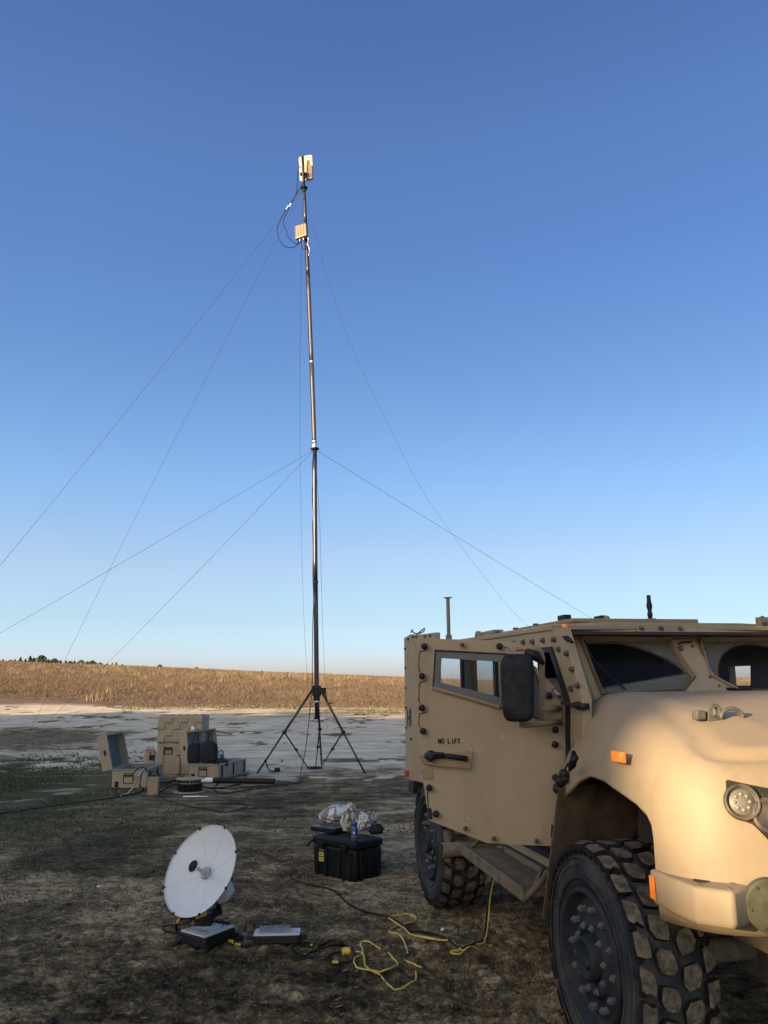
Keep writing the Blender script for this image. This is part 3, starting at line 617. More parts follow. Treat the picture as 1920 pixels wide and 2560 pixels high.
# ---- wheels
TOPF = []
def wheel_parts():
    Rr = .545; W2 = .185; out = {}
    c = MB(); c.lathe([(.315, -W2+.045), (.34, -W2+.012), (.40, -W2-.004), (.455, -W2+.004), (.492, -W2+.022), (.512, -W2+.048), (.519, -W2+.09), (.521, 0), (.519, W2-.09), (.512, W2-.048), (.492, W2-.022), (.455, W2-.004), (.40, W2+.004), (.34, W2-.012), (.315, W2-.045)], (0,0,0), (0,1,0), 72, cap=False)
    for r_ in (.372, .430, .470):
        c.lathe([(r_-.005, -W2-.002), (r_, -W2-.008), (r_+.005, -W2-.001)], (0,0,0), (0,1,0), 72, cap=False)
    out['wheel'] = (c, RUB, True)
    t = MB(); rn = random.Random(3); nb = 24
    rows = [(-.152, .070, 0, 1.06), (-.055, .100, .5, 1.0), (.055, .100, 0.05, 1.0), (.152, .070, .55, 1.06)]
    for (yc, wd, ph, lf) in rows:
        for k in range(nb):
            a0 = 2*math.pi*(k+ph+rn.uniform(-.03, .03))/nb; da = 2*math.pi/nb*.39*lf
            poly = []
            SH = [(-1,-.55),(-.35,-1),(.35,-.92),(.95,-.75),(1,-.05),(.92,.6),(.30,1),(-.40,.9),(-.98,.62)] if abs(yc) < .1 else [(-1,-.9),(-.2,-1),(.85,-.9),(1,-.4),(.8,.1),(1,.9),(.1,1),(-.75,.9),(-.95,.1)]
            for (px_, py_) in SH:
                if (k+int(yc > 0)) % 2: px_ = -px_
                ca = a0+da*px_*rn.uniform(.93, 1.0)+.22*da*py_*(1 if yc > 0 else -1); yy = yc+wd/2*py_*.98
                poly.append((ca, yy))
            if (k+int(yc > 0)) % 2: poly = poly[::-1]
            o_ = len(t.v); sh = .012 if abs(yc) > .1 else 0
            for (ca, yy) in poly: r0 = .505; t.v.append(Vector((math.cos(ca)*r0, yy, math.sin(ca)*r0)))
            for (ca, yy) in poly:
                yy2 = yc+(yy-yc)*.93; ca2 = a0+(ca-a0)*.93; r1 = .546-sh*max(0, (abs(yy2)-.15)/.03); t.v.append(Vector((math.cos(ca2)*r1, yy2, math.sin(ca2)*r1)))
            for j in range(9): j2 = (j+1) % 9; t.f.append([o_+j, o_+j2, o_+9+j2, o_+9+j])
            TOPF.append(len(t.f)); t.f.append([o_+9+j for j in range(9)])
    for k in range(nb*2):           # side lugs on both shoulders
        for sg in (-1, 1):
            a = 2*math.pi*(k+.25)/(nb*2); rot = Matrix.Rotation(-a, 3, 'Y')
            t.box(rot @ Vector((.498, sg*(W2-.022), 0)), (.03, .03, .028), rot)
    out['tread'] = (t, TREAD, False)
    y0 = -W2
    r = MB(); r.lathe([(.325, y0+.05), (.328, y0+.005), (.315, y0-.012), (.300, y0-.004), (.292, y0+.03), (.275, y0+.05), (.262, y0+.042), (.20, y0+.035), (.18, y0+.03), (.175, y0+.015), (.13, y0+.008), (.128, y0+.02), (.10, y0+.022)], (0,0,0), (0,1,0), 48, cap=True)
    r.lathe([(.325, -y0-.05), (.30, -y0-.02), (.28, -y0-.12), (0.01, -y0-.12)], (0,0,0), (0,1,0), 32, cap=False)
    out['rim'] = (r, RIM, True)
    h = MB(); h.lathe([(.105, y0+.03), (.102, y0-.018), (.092, y0-.028), (.080, y0-.028), (.074, y0-.020), (.001, y0-.020)], (0,0,0), (0,1,0), 24, cap=False)
    h.box((0.03, y0-.022, .01), (.05, .016, .03)); out['hub'] = (h, RIM, True)
    nu = []
    for (rad, n, r_, l, ph) in ((.228, 12, .018, .040, .1), (.148, 10, .017, .046, .2)):
        for k in range(n):
            a = 2*math.pi*(k+ph)/n; p = Vector((math.cos(a)*rad, y0+.05, math.sin(a)*rad))
            q = MB(); q.cyl(p, p+Vector((0, -l, 0)), r_, n=6); q.cyl(p+Vector((0, -l, 0)), p+Vector((0, -l-.010, 0)), r_*.5, n=8); nu.append(q)
    return out, nu
def wheel(x, yc, flip):
    out, nu = WP; base = None
    for k in ('wheel', 'tread', 'rim', 'hub'):
        if k not in WD:
            mb, mt, sm = out[k]; o = mb.obj(k, mt, None, smooth=sm, fix=(k != 'tread')); WD[k] = o.data
            if k == 'tread':
                o.data.materials.append(GROOVE)
                for i_, f_ in enumerate(o.data.polygons): f_.material_index = 1
                for i_ in TOPF: o.data.polygons[i_].material_index = 0
                bm_ = bmesh.new(); bm_.from_mesh(o.data); bmesh.ops.recalc_face_normals(bm_, faces=bm_.faces); bm_.to_mesh(o.data); bm_.free()
            bpy.data.objects.remove(o)
        o = bpy.data.objects.new(k, WD[k]); COL.objects.link(o)
        if k == 'wheel': base = o; o.parent = T; o.location = (x, yc, .54); o.scale = (1.025, 1.06, 1.025); o.rotation_euler = (0, rng.uniform(0, 1), math.pi if flip else 0)
        else:
            o.parent = base
        if k == 'tread': o['kind'] = 'stuff'
    for i, q in enumerate(nu):
        if ('nut', i) not in WD: o = q.obj('wheel_nut', NUT); WD[('nut', i)] = o.data; bpy.data.objects.remove(o)
        o = bpy.data.objects.new('wheel_nut', WD[('nut', i)]); COL.objects.link(o); o.parent = base
    return base
WP = wheel_parts(); WD = {}
wheel(0, -.985, False); wheel(-3.33, -.985, False); wheel(0, .985, True); wheel(-3.33, .985, True)
# ---- chassis
m = MB(); m.box((-1.5, 0, .74), (4.9, .8, .26)); m.box((0, 0, .52), (.3, .5, .28)); m.cyl((0, -.8, .53), (0, .8, .53), .06); m.cyl((-3.33, -.8, .53), (-3.33, .8, .53), .06); m.box((-3.33, 0, .52), (.4, .5, .3)); m.box((-1.6, -.55, .72), (1.3, .3, .3))
m.obj('chassis', GREYGR, T, bevel=.02)
m = MB(); m.box((-1.25, 0, .66), (1.9, 1.7, .06)); m.obj('floor_pan', GREYGR, T)
# ---- cab
yS = -1.0
cab_side_out = [(-.52, 2.27), (-.28, 1.83), (-.32, 1.45), (-.46, 1.34), (-.70, .78), (-2.75, .78), (-2.75, 2.30)]
door_hole = [(-.68, 2.157), (-.456, 1.825), (-.56, 1.0), (-.75, .84), (-1.55, .84), (-1.62, 2.17)]
def side_plate(y, th): 
    return MB().plate([(x, y, z) for x, z in cab_side_out], (0, th, 0), [[(x, y, z) for x, z in door_hole], [(x, y, z) for x, z in WZ_]])
WZ_ = [(-1.80,1.80),(-1.80,2.12),(-2.62,2.15),(-2.62,1.78)]
side_plate(yS, .06).obj('cab_side', TAN, T, bevel=.004)
hw = [VY(1834,1714,.97), VY(1884,1714,.97), VY(1884,1664,.97), VY(1830,1666,.97)]
MB().plate([(x, 1.0, z) for x, z in cab_side_out], (0, -.06, 0), [[(p_.x, 1.0, p_.z) for p_ in hw]]).obj('cab_side', TAN, T, bevel=.004)
g = [(x, yS-.012, z) for x, z in door_hole]; gi = [(-1.13+(x+1.13)*.93, yS-.012, 1.5+(z-1.5)*.95) for x, z in door_hole]
MB().plate(g, (0, .08, 0), [gi]).obj('door_seal', BLK, T)
wz = [(-1.80,1.80),(-1.80,2.12),(-2.62,2.15),(-2.62,1.78)]
MB().plate([(x, yS-.004, z) for x, z in ((-1.74,1.76),(-1.74,2.15),(-2.68,2.18),(-2.68,1.73))], (0,-.02,0), [[(x, yS-.004, z) for x, z in wz]]).obj('rear_window_frame', BLK, T)
MB().plate([(x, yS-.006, z) for x, z in wz], (0,-.008,0)).obj('rear_window', glass('rear_glass', (.80,.86,.90), .02), T)
# windshield plane
A0, A1 = Vector((-.80, 0, 2.21)), Vector((-.55, 0, 1.85)); wn = (A1-A0).cross(Vector((0,1,0))).normalized()
if wn.x < 0: wn = -wn
WN_W = VM.to_3x3() @ wn; WP0 = VM @ A0
def WS(u, v): return VI @ on_plane(u, v, WP0, WN_W)
paneL = [WS(1447,1598), WS(1669,1601), WS(1733,1696), WS(1703,1731), WS(1503,1742), WS(1497,1725)]
def mir(p): return Vector((p.x, -p.y, p.z))
up_ = (A0-A1).normalized()
topy = 2.295; botz = 1.60
def pwz(y, z): t = (z-A1.z)/(A0.z-A1.z); return Vector((A1.x+(A0.x-A1.x)*t, y, z))
front_out = [pwz(-.80, 2.26), pwz(.80, 2.26), pwz(.80, botz), pwz(-.80, botz)]
paneR = [mir(p) for p in paneL]
MB().plate(front_out, -wn*.05, [paneL, paneR]).obj('windshield_surround', TAN, T, bevel=.004)
def flange(p, nm='windshield_frame'):
    c = sum(p, Vector())/len(p); inn = [c+(q-c)*.985 for q in p]; return MB().plate([q-wn*.01 for q in p], wn*.05, [[q-wn*.01 for q in inn]]).obj(nm, TAN_W, T, bevel=.002)
flange(paneL); flange(paneR)
def wglass(name, cy, cz, ay, az, flipy):
    m, nt, b = new_mat(name); L = nt.links.new
    tc = N(nt, 'ShaderNodeTexCoord'); sx_ = N(nt, 'ShaderNodeSeparateXYZ'); L(tc.outputs['Object'], sx_.inputs[0])
    def mt(op, a, c): 
        x = N(nt, 'ShaderNodeMath', operation=op)
        for k, v in ((0, a), (1, c)):
            if isinstance(v, (int, float)): x.inputs[k].default_value = v
            else: L(v, x.inputs[k])
        return x.outputs[0]
    dy = mt('DIVIDE', mt('SUBTRACT', sx_.outputs[1], cy), ay); dz = mt('DIVIDE', mt('SUBTRACT', sx_.outputs[2], cz), az)
    rr = mt('SQRT', mt('ADD', mt('MULTIPLY', dy, dy), mt('MULTIPLY', dz, dz)), 0)
    no = N(nt, 'ShaderNodeTexNoise', Scale=9.0, Detail=8.0, Roughness=.75); L(tc.outputs['Object'], no.inputs['Vector'])
    edge = N(nt, 'ShaderNodeMapRange'); L(mt('ADD', rr, mt('MULTIPLY', mt('SUBTRACT', no.outputs[0], .5), .05)), edge.inputs[0]); edge.inputs[1].default_value = .97; edge.inputs[2].default_value = 1.02
    low = N(nt, 'ShaderNodeMapRange'); sl_ = mt('ADD', dz, mt('MULTIPLY', dy, -.32 if flipy else -.32)); L(sl_, low.inputs[0]); low.inputs[1].default_value = -.05; low.inputs[2].default_value = -.10
    mask = mt('MAXIMUM', edge.outputs[0], low.outputs[0])
    dst = mt('MULTIPLY', mask, mt('ADD', .42, mt('MULTIPLY', no.outputs[0], .6)))
    dst = mt('ADD', dst, mt('MULTIPLY', no.outputs[0], .05))
    b.inputs['Base Color'].default_value = (.115, .11, .098, 1); b.inputs['Roughness'].default_value = .95; b.inputs['Specular IOR Level'].default_value = .1
    tr = N(nt, 'ShaderNodeBsdfTransparent', Color=(.86, .88, .90, 1)); gl = N(nt, 'ShaderNodeBsdfGlossy', Roughness=.05); fr = N(nt, 'ShaderNodeFresnel', IOR=1.27)
    ge = N(nt, 'ShaderNodeNewGeometry'); ff = mt('MULTIPLY', fr.outputs[0], mt('SUBTRACT', 1.0, ge.outputs['Backfacing']))
    m1 = N(nt, 'ShaderNodeMixShader'); L(ff, m1.inputs[0]); L(tr.outputs[0], m1.inputs[1]); L(gl.outputs[0], m1.inputs[2])
    m2 = N(nt, 'ShaderNodeMixShader'); L(dst, m2.inputs[0]); L(m1.outputs[0], m2.inputs[1]); L(b.outputs[0], m2.inputs[2]); L(m2.outputs[0], nt.nodes['Material Output'].inputs[0])
    return m
cL = WS(1478, 1716); rL = WS(1705, 1690); tL = WS(1478, 1603); paneRi = [q.copy() for q in paneR]
gl1 = MB().plate([q-wn*.012 for q in paneL], -wn*.02).obj('windshield_glass', wglass('dirty_glass_near', cL.y, cL.z, abs(rL.y-cL.y)*1.12, (tL.z-cL.z)*1.08, False), T, label='windshield pane with a clean wiper arc in thick dust')
cR = WS(1935, 1712); rR = WS(1800, 1690); tR = WS(1935, 1610)
gl2 = MB().plate([q-wn*.012 for q in paneR], -wn*.02).obj('windshield_glass', wglass('dirty_glass_far', cR.y, cR.z, abs(rR.y-cR.y)*1.03, tR.z-cR.z, True), T, label='windshield pane with a clean wiper arc in thick dust')
for pts in ([WS(1480,1655), WS(1518,1690), WS(1560,1727)], [WS(1456,1604), WS(1468,1628), WS(1486,1664)]):
    MB().tube([p+wn*.02 for p in pts], .007, 6).obj('wiper', BLK, T, smooth=True)
pt = [WS(1905,1735), WS(1860,1731), WS(1812,1728)]
MB().tube([p+wn*.03 for p in pt], .009, 6).box(pt[1]+wn*.03, (.05, .05, .02)).obj('wiper', BLK, T)
# centre pillar gusset and pillar trim
MB().plate([WS(1671,1603)+wn*.001, WS(1729,1603)+wn*.001, WS(1784,1693)+wn*.001, WS(1872,1738)+wn*.001, WS(1706,1738)+wn*.001, WS(1736,1697)+wn*.001], wn*.02).obj('centre_pillar', TAN, T, bevel=.003)
for u, v, r_ in ((1696,1627,.022), (1727,1622,.008), (1770,1699,.008), (1793,1721,.006)):
    p = WS(u, v)+wn*.02; MB().cyl(p, p+wn*.02, r_, r_*.8).obj('bolt', BOLT, T, smooth=False)
MB().tube([WS(1690,1618)+wn*.04, WS(1706,1615)+wn*.045, WS(1724,1613)+wn*.04], .006, 6).obj('pipe_clip', BLK, T)
# A pillars
for sg in (1, -1):
    f = (lambda p: p) if sg == 1 else mir
    q = [f(Vector(p)) for p in ((-.52, -1.0, 2.27), (-.28, -1.0, 1.83), (-.33, -1.0, 1.45), (-.45, -.80, 1.45), (-.545, -.80, 1.85), (-.80, -.80, 2.24))]
    MB().add(q+[p-Vector((.05, -.03*sg, 0)) for p in q], [(0,1,4,5),(1,2,3,4),(6,11,10,7),(7,10,9,8),(0,6,7,1),(1,7,8,2),(2,8,9,3),(3,9,10,4),(4,10,11,5),(5,11,6,0)]).obj('windshield_pillar', TAN, T, bevel=.004)
def vb(p, d, r_=.018, l=.02, mt=BOLT, nm='bolt', n=6, wr=1.5, par=None):
    d = Vector(d).normalized(); p = Vector(p)
    return MB().lathe([(r_*wr, 0), (r_*wr, .004), (r_*1.0, .005), (r_*.95, l), (r_*.6, l+.004), (.001, l+.005)], p, d, 12).obj(nm, mt, par or T, smooth=False, bevel=0)
for u, v in ((1286,1607),(1310,1605),(1333,1604),(1359,1601),(1387,1599),(1398,1623),(1419,1634),(1432,1673),(1446,1714),(1429,1721)):
    vb(VY(u, v, yS-.001), (0,-1,0), .014, .022)
# roof
roofz = 2.29
m = MB(); m.plate([(-.66,-1.01,2.262),(-.80,-.6,2.275),(-.84,0,2.28),(-.80,.6,2.275),(-.66,1.01,2.262),(-2.75,1.01,2.285),(-2.75,-1.01,2.285)], (0,0,.035)); m.obj('roof', TAN, T, bevel=.008)
MB().plate([(-.95,-.90,2.30),(-.90,-.5,2.315),(-.90,.5,2.315),(-.95,.90,2.30),(-2.5,.90,2.322),(-2.5,-.90,2.322)], (0,0,.022)).obj('roof_armour', TAN, T, bevel=.006)
MB().plate([(-.98,-.72,2.338),(-.98,.25,2.338),(-2.1,.25,2.344),(-2.1,-.72,2.344)], (0,0,.03)).obj('roof_hatch_plate', TAN_W, T, bevel=.006)
MB().plate([pwz(-.79, 2.215)+wn*.002, pwz(.79, 2.215)+wn*.002, pwz(.79, 2.285)+wn*.002, pwz(-.79, 2.285)+wn*.002], wn*.02).obj('roof_visor', TAN, T, bevel=.004)
m = MB()
for k in range(9): p = pwz(-.72+k*.18, 2.232)+wn*.024; vb(p, wn, .012, .02)
b0 = pwz(-.28, 2.262)+wn*.024; MB().plate([pwz(-.33,2.235)+wn*.03, pwz(.02,2.235)+wn*.03, pwz(.02,2.29)+wn*.03, pwz(-.33,2.29)+wn*.03], wn*.012).obj('mounting_plate', TAN_W, T, bevel=.003)
for k in range(3): vb(pwz(-.30+k*.145, 2.262)+wn*.042, wn, .013, .015)
MB().box(pwz(.66, 2.30)+wn*.04, (.05, .09, .10)).obj('mounting_plate', TAN_W, T, bevel=.004); vb(pwz(.645, 2.325)+wn*.066, wn, .011); vb(pwz(.645, 2.285)+wn*.066, wn, .011)
# things on the roof
pA = VY(1411, 1552, -.62); 
for (u, v, w_, h_, dd) in ((1411,1549,.06,.065,-.70), (1438,1555,.14,.022,-.68), (1478,1556,.10,.02,-.62), (1500,1549,.045,.055,-.60)):
    p = VX(u, v, -1.35); MB().box((p.x, p.y, p.z), (.12, w_, h_)).obj('hatch_hinge', BLK, T, bevel=.006)
p = VX(1515, 1548, -1.3); MB().lathe([(.026,-.02),(.026,.02)], p, (1,0,0), 16).box((p.x, p.y, p.z-.025), (.04,.05,.04)).obj('lifting_lug', TAN, T, bevel=.003)
p = VX(1627, 1562, -1.1); MB().box((p.x, p.y, 2.345), (.06, .06, .07)).obj('antenna_mount', OLIVE, T, bevel=.004)
MB().lathe([(.014,0),(.018,.02),(.02,.035),(.014,.05),(.018,.075),(.022,.09),(.016,.12),(.014,.145),(.015,.15),(.015,.165),(.009,.17)], (p.x, p.y, 2.38), (0,0,1), 14).obj('antenna_base', BLK, T, smooth=True)
vb(VX(1411,1567,-.66)+Vector((.005,0,0)), (1,-.4,0), .016, .02, AMBER, 'marker_lamp', 12, 1.2)
for u, v, x_ in ((1557,1571,-.85),(1708,1573,-.85),(1848,1583,-.85)):
    p = VX(u, v, x_); MB().box(p, (.02,.03,.015)).obj('roof_bolt', BOLT, T)
for u, v in ((1289,1581),(1340,1576),(1243,1589)):
    p = VY(u, v, -.97); MB().box((p.x, p.y, 2.325), (.03,.03,.014)).obj('roof_bolt', BOLT, T)
# cab interior
MB().plate([(-2.68,-.93,.75),(-2.68,.93,.75),(-2.68,.93,2.26),(-2.68,-.93,2.26)], (.04,0,0), [[(-2.68,-.88,1.80),(-2.68,-.30,1.80),(-2.68,-.30,2.15),(-2.68,-.88,2.15)]]).obj('rear_bulkhead', DARKIN, T)
MB().box((-1.7,0,.74),(2.1,1.85,.04)).obj('cab_floor', DARKIN, T)
MB().box((-.72,0,1.45),(.34,1.8,.62)).obj('dashboard', DARKIN, T, bevel=.05)
MB().box((-1.6,0,2.245),(1.9,1.9,.02)).obj('headliner', DARKIN, T)
for y_ in (-.55, .55):
    s_ = empty('seat', (-1.45, y_, .76)); s_.parent = T
    MB().box((0,0,.22),(.5,.5,.14)).obj('seat_cushion', SEATM, s_, bevel=.04)
    MB().box((-.3,0,.62),(.13,.5,.75), Matrix.Rotation(R(-8),3,'Y')).obj('seat_back', SEATM, s_, bevel=.05)
    MB().box((-.36,0,1.10),(.10,.30,.22)).obj('head_rest', SEATM, s_, bevel=.04)
# ---- rear body
def rp(u, v, y=-1.2): return VY(u, v, y)
rs = [(-2.85, 1.05), (-4.12, 1.0), (-4.12, 2.415), (-3.85, 2.435), (-3.35, 2.405), (-2.85, 2.39)]
MB().plate([(x, -1.2, z) for x, z in rs], (0, .05, 0)).obj('rear_side_panel', TAN, T, bevel=.006)
MB().plate([(x, 1.2, z) for x, z in rs], (0, -.05, 0)).obj('rear_side_panel', TAN, T, bevel=.006)
MB().plate([(-4.12,-1.15,1.0),(-4.12,1.15,1.0),(-4.12,1.15,1.82),(-4.12,-1.15,1.82)], (.05,0,0)).obj('tailgate', TAN, T)
MB().box((-3.5,0,1.12),(1.25,2.2,.08)).obj('cargo_floor', TAN_D, T)
for (x_, z_) in ((-3.9,2.39),(-3.7,2.40),(-3.55,2.39),(-3.2,2.375),(-3.0,2.37)): vb((x_, -1.251+.05, z_), (0,-1,0), .012, .012)
for z_ in (2.3,2.1,1.9,1.7,1.5): vb((-4.05,-1.201,z_), (0,-1,0), .011, .012)
MB().box((-4.02,-1.215,1.06),(.10,.03,.05)).obj('tail_lamp', REDL, T, bevel=.004)
MB().box((-3.95,-1.13,.93),(.22,.12,.10)).obj('rear_step', BLK, T, bevel=.01)
# stencilled H on the rear side
m = MB(); hx = -4.0
for dx in (0, .10): m.box((hx+dx, -1.2015, 1.60), (.03, .003, .17))
m.box((hx+.05, -1.2015, 1.60), (.08, .003, .03)); m.obj('stencil_letter', BLK, T, label='black stencilled H on the rear side panel')
m = MB(); m.box((-3.85,-1.2015,1.62),(.03,.003,.17)); m.box((-3.85,-1.2015,1.40),(.10,.003,.025)); m.obj('stencil_mark', BLK, T)
# pole, wire loop, lugs at the rear corner
p = VX(1122, 1592, -3.5); q = VX(1119.6, 1495, -3.5)
MB().cyl((p.x,p.y,2.36),(p.x,p.y,q.z),.019,n=10).cyl((p.x,p.y,q.z),(p.x,p.y,q.z+.006),.045,n=12).box((p.x,p.y,2.385),(.05,.05,.05)).obj('antenna_pole', TAN_W, T, bevel=.002)
c_ = VY(1046, 1575, -1.15); lp = [Vector((c_.x+.10*math.cos(a), c_.y+.04*math.cos(a), c_.z+.035*math.sin(a))) for a in np.linspace(0, 6.6, 22)]
MB().tube([VY(1027,1581,-1.15)]+lp[9:]+[VY(1037,1590,-1.15)], .006, 6).obj('wire_loop', BLK, T, smooth=True)
p = VY(1196, 1592, -.95); MB().lathe([(.035,-.02),(.035,.02)], (p.x,p.y,2.335), (0,1,0), 16).box((p.x,p.y,2.31),(.09,.04,.05)).obj('lifting_lug', TAN_W, T, bevel=.004)
p = VY(1222, 1590, -.9); MB().box((p.x,p.y,2.34),(.5,.08,.035)).obj('roof_rail', TAN_W, T, bevel=.004)
# ---- the open passenger door (plane through the hinge)
HG = Vector((-.62, -1.02, 0)); DD = Vector((-.4342, -.9008, 0)); DNW = Vector((-.9008, .4342, 0)) # thickness direction: away from the camera
HGW = VM @ HG; DNWW = VM.to_3x3() @ DNW
def VD(u, v, off=0.0):
    P = on_plane(u, v, HGW-DNWW*off, DNWW); return VI @ P
door = empty('passenger_door', HG); door.parent = T; door['label'] = 'open armoured door with slanted window and stencilled NO LIFT'
def dl(p): return Vector(p)-HG
DO = [(1036,1596),(1130,1598),(1217,1600.5),(1290,1606),(1313.5,1617),(1331,1661),(1372,1702),(1410,1742),(1419,1811),(1417,1905),(1401,2010),(1390,2116),(1300,2112),(1217,2108),(1150,2081),(1072,2051),(1062,1980),(1057,1948),(1049,1948),(1051,1926),(1046,1880),(1041,1822),(1037,1700)]
WO = [(1089,1628),(1262,1637),(1322,1642),(1349,1718),(1349,1795),(1250,1766),(1167,1741),(1083,1717)]
dth = DNW*.07
MB().plate([dl(VD(*p)) for p in DO], dth, [[dl(VD(*p)) for p in WO]]).obj('door_panel', TAN, door, bevel=.004)
cw = (1200, 1700)
WI = [(1102,1645),(1262,1655),(1330,1664),(1335,1765),(1250,1744),(1098,1705)]
MB().plate([dl(VD(*p, -.002)) for p in WO], DNW*.03, [[dl(VD(*p, -.002)) for p in WI]]).obj('window_border', mat('window_border_grey', (.055,.062,.07), .45, var=.1), door)
MB().plate([dl(VD(*p, -.012)) for p in WI], DNW*.012).obj('window_glass', GLASS_DOOR, door)
o_ = 1.018; FO = [(cw[0]+(u-cw[0])*1.02, cw[1]+(v-cw[1])*1.06) for u, v in WO]
MB().plate([dl(VD(*p, .006)) for p in FO], DNW*.02, [[dl(VD(*p, .006)) for p in WO]]).obj('window_rubber', BLK, door, bevel=.002)
sill = [VD(1083,1720,.0), VD(1167,1744,.0), VD(1250,1769,.0)]
MB().tube([dl(p)-DNW*.014 for p in sill], .012, 6).obj('window_sill', TAN_W, door)
# window split post between door window and quarter window
MB().plate([dl(VD(*p, .012)) for p in ((1331,1661),(1341,1668),(1350,1720),(1408,1752),(1410,1742),(1372,1702))], DNW*.012).obj('window_post', TAN, door, bevel=.002)
for i, (u, v) in enumerate([(1063,1616),(1157,1612),(1250,1616),(1057,1690),(1057,1769),(1060,1827),(1090,1850) if False else (1075,1968),(1092,2033),(1165,2069),(1236,2094),(1342,2100),(1389,1823),(1388,1860),(1389,1942),(1374,1739)]):
    small = i in (1, 8, 9, 10)
    p = dl(VD(u, v, .0)); r_ = .021 if not small else .013
    MB().lathe([(r_*(1.1 if not small else 2.0), -.001), (r_*(1.1 if not small else 2.0), .006), (r_*.8, .008), (r_*.8, .02)], p, -DNW, 16).obj('bolt_boss', TAN, door)
    MB().lathe([(r_*.85, .018), (r_*1.0, .026), (r_*.95, .040), (r_*.6, .048), (.001, .049)], p, -DNW, 16).obj('bolt', BLK if not small else BOLT, door, smooth=True)
# weld beads running between the knobs on the rear edge
for (v0, v1) in ((1625,1680),(1702,1758),(1780,1818)):
    pts = [dl(VD(1057+9, v0, .002)), dl(VD(1050, v0+4, .002)), dl(VD(1048, v0+10, .002)), dl(VD(1047, v1-8, .002)), dl(VD(1050, v1, .002))]
    MB().tube(pts, .0035, 5).obj('weld_seam', BLK, door)
MB().tube([dl(VD(1260,1616,.002)), dl(VD(1270,1619,.002)), dl(VD(1281,1631,.002))], .004, 5).obj('weld_seam', TAN_W, door)
MB().tube([dl(VD(1072,1975,.002)), dl(VD(1068,1985,.002)), dl(VD(1071,2018,.002))], .0035, 5).obj('weld_seam', BLK, door)
MB().plate([dl(VD(*p, .006)) for p in ((1050,1927),(1079,1911),(1083,1946),(1058,1948))], DNW*.006).obj('hinge_cover', TAN_W, door, bevel=.001)
MB().plate([dl(VD(*p, .006)) for p in ((1068,2020),(1078,2021),(1081,2050),(1072,2048))], DNW*.004).obj('latch_slot', BLK, door)
MB().plate([dl(VD(*p, .006)) for p in ((1378,2062),(1386,2062),(1384,2094),(1377,2094))], DNW*.004).obj('latch_slot', BLK, door)
# handle in its recess
hd = empty('door_handle', (0,0,0)); hd.parent = door
MB().plate([dl(VD(*p, .010)) for p in ((1044,1889),(1100,1883),(1181,1878),(1176,1919),(1110,1913),(1052,1903))], DNW*.010).obj('handle_plate', TAN_W, hd, bevel=.003)
MB().tube([dl(VD(1062,1890,.03)), dl(VD(1120,1890,.035)), dl(VD(1168,1897,.03))], [.016,.015,.017], 8).tube([dl(VD(1077,1884,.05)), dl(VD(1110,1886,.05))], .012, 8).obj('handle_bar', BLK, hd, smooth=True)
MB().lathe([(.034,0),(.034,.03),(.022,.04),(.001,.04)], dl(VD(1078,1889,.02)), -DNW, 16).obj('handle_pivot', BLK, hd, smooth=True)
MB().tube([dl(VD(1056,1907,.03)), dl(VD(1110,1915,.03)), dl(VD(1175,1921,.03)), dl(VD(1181,1880,.03))], .006, 6).obj('handle_guard', TAN_W, hd, smooth=True)
# stencil NO LIFT
def stroke_word(name, word, u0, v0, u1, v1, mt, par, off=.0035):
    G = {'N': [((0,0),(0,1)),((0,1),(1,0)),((1,0),(1,1))], 'O': [((0,.12),(0,.88)),((1,.12),(1,.88)),((.15,0),(.85,0)),((.15,1),(.85,1))], 'L': [((0,0),(0,1)),((.15,0),(1,0))],
         'I': [((.5,0),(.5,1))], 'F': [((0,0),(0,1)),((.2,1),(1,1)),((.2,.52),(.8,.52))], 'T': [((.5,0),(.5,.85)),((0,1),(1,1))]}
    n = len(word); cwid = (u1-u0)/(n-.35)
    for i, ch in enumerate(word):
        if ch == ' ': continue
        m = MB(); a = u0+i*cwid; ww = cwid*.62
        for (x0, y0), (x1, y1) in G[ch]:
            P = dl(VD(a+x0*ww, v1-y0*(v1-v0), off)); Q = dl(VD(a+x1*ww, v1-y1*(v1-v0), off)); d = (Q-P).normalized(); sd_ = d.cross(DNW).normalized()*.0034
            m.plate([P-sd_, P+sd_, Q+sd_, Q-sd_], DNW*.003)
        m.obj('stencil_letter', mt, par, label='black stencilled letter '+ch)
stroke_word('s', 'NO LIFT', 1096, 1847, 1150, 1859, BLK, door)
p = [dl(VD(*q, .028)) for q in ((1385,1719),(1407,1738),(1401,1747),(1379,1728))]; MB().plate(p, DNW*.003).obj('data_label', BLK, door, label='small black data plate with white lines')
for k in range(3):
    a = p[0].lerp(p[3], .25+.25*k); b = p[1].lerp(p[2], .25+.25*k); MB().tube([a.lerp(b,.1)-DNW*.001, a.lerp(b,.85-.1*k)-DNW*.001], .0016, 4).obj('label_line', WHITEP, door)
# scratches
for (u0,v0,u1,v1) in ((1150,1845,1183,1882),(1253,1837,1260,1847),(1169,2045,1176,2050)):
    MB().tube([dl(VD(u0,v0,.001)), dl(VD(u1,v1,.001))], .0014, 4).obj('paint_scratch', mat('scratch_%d'%u0, (.55,.45,.32), .7), door)
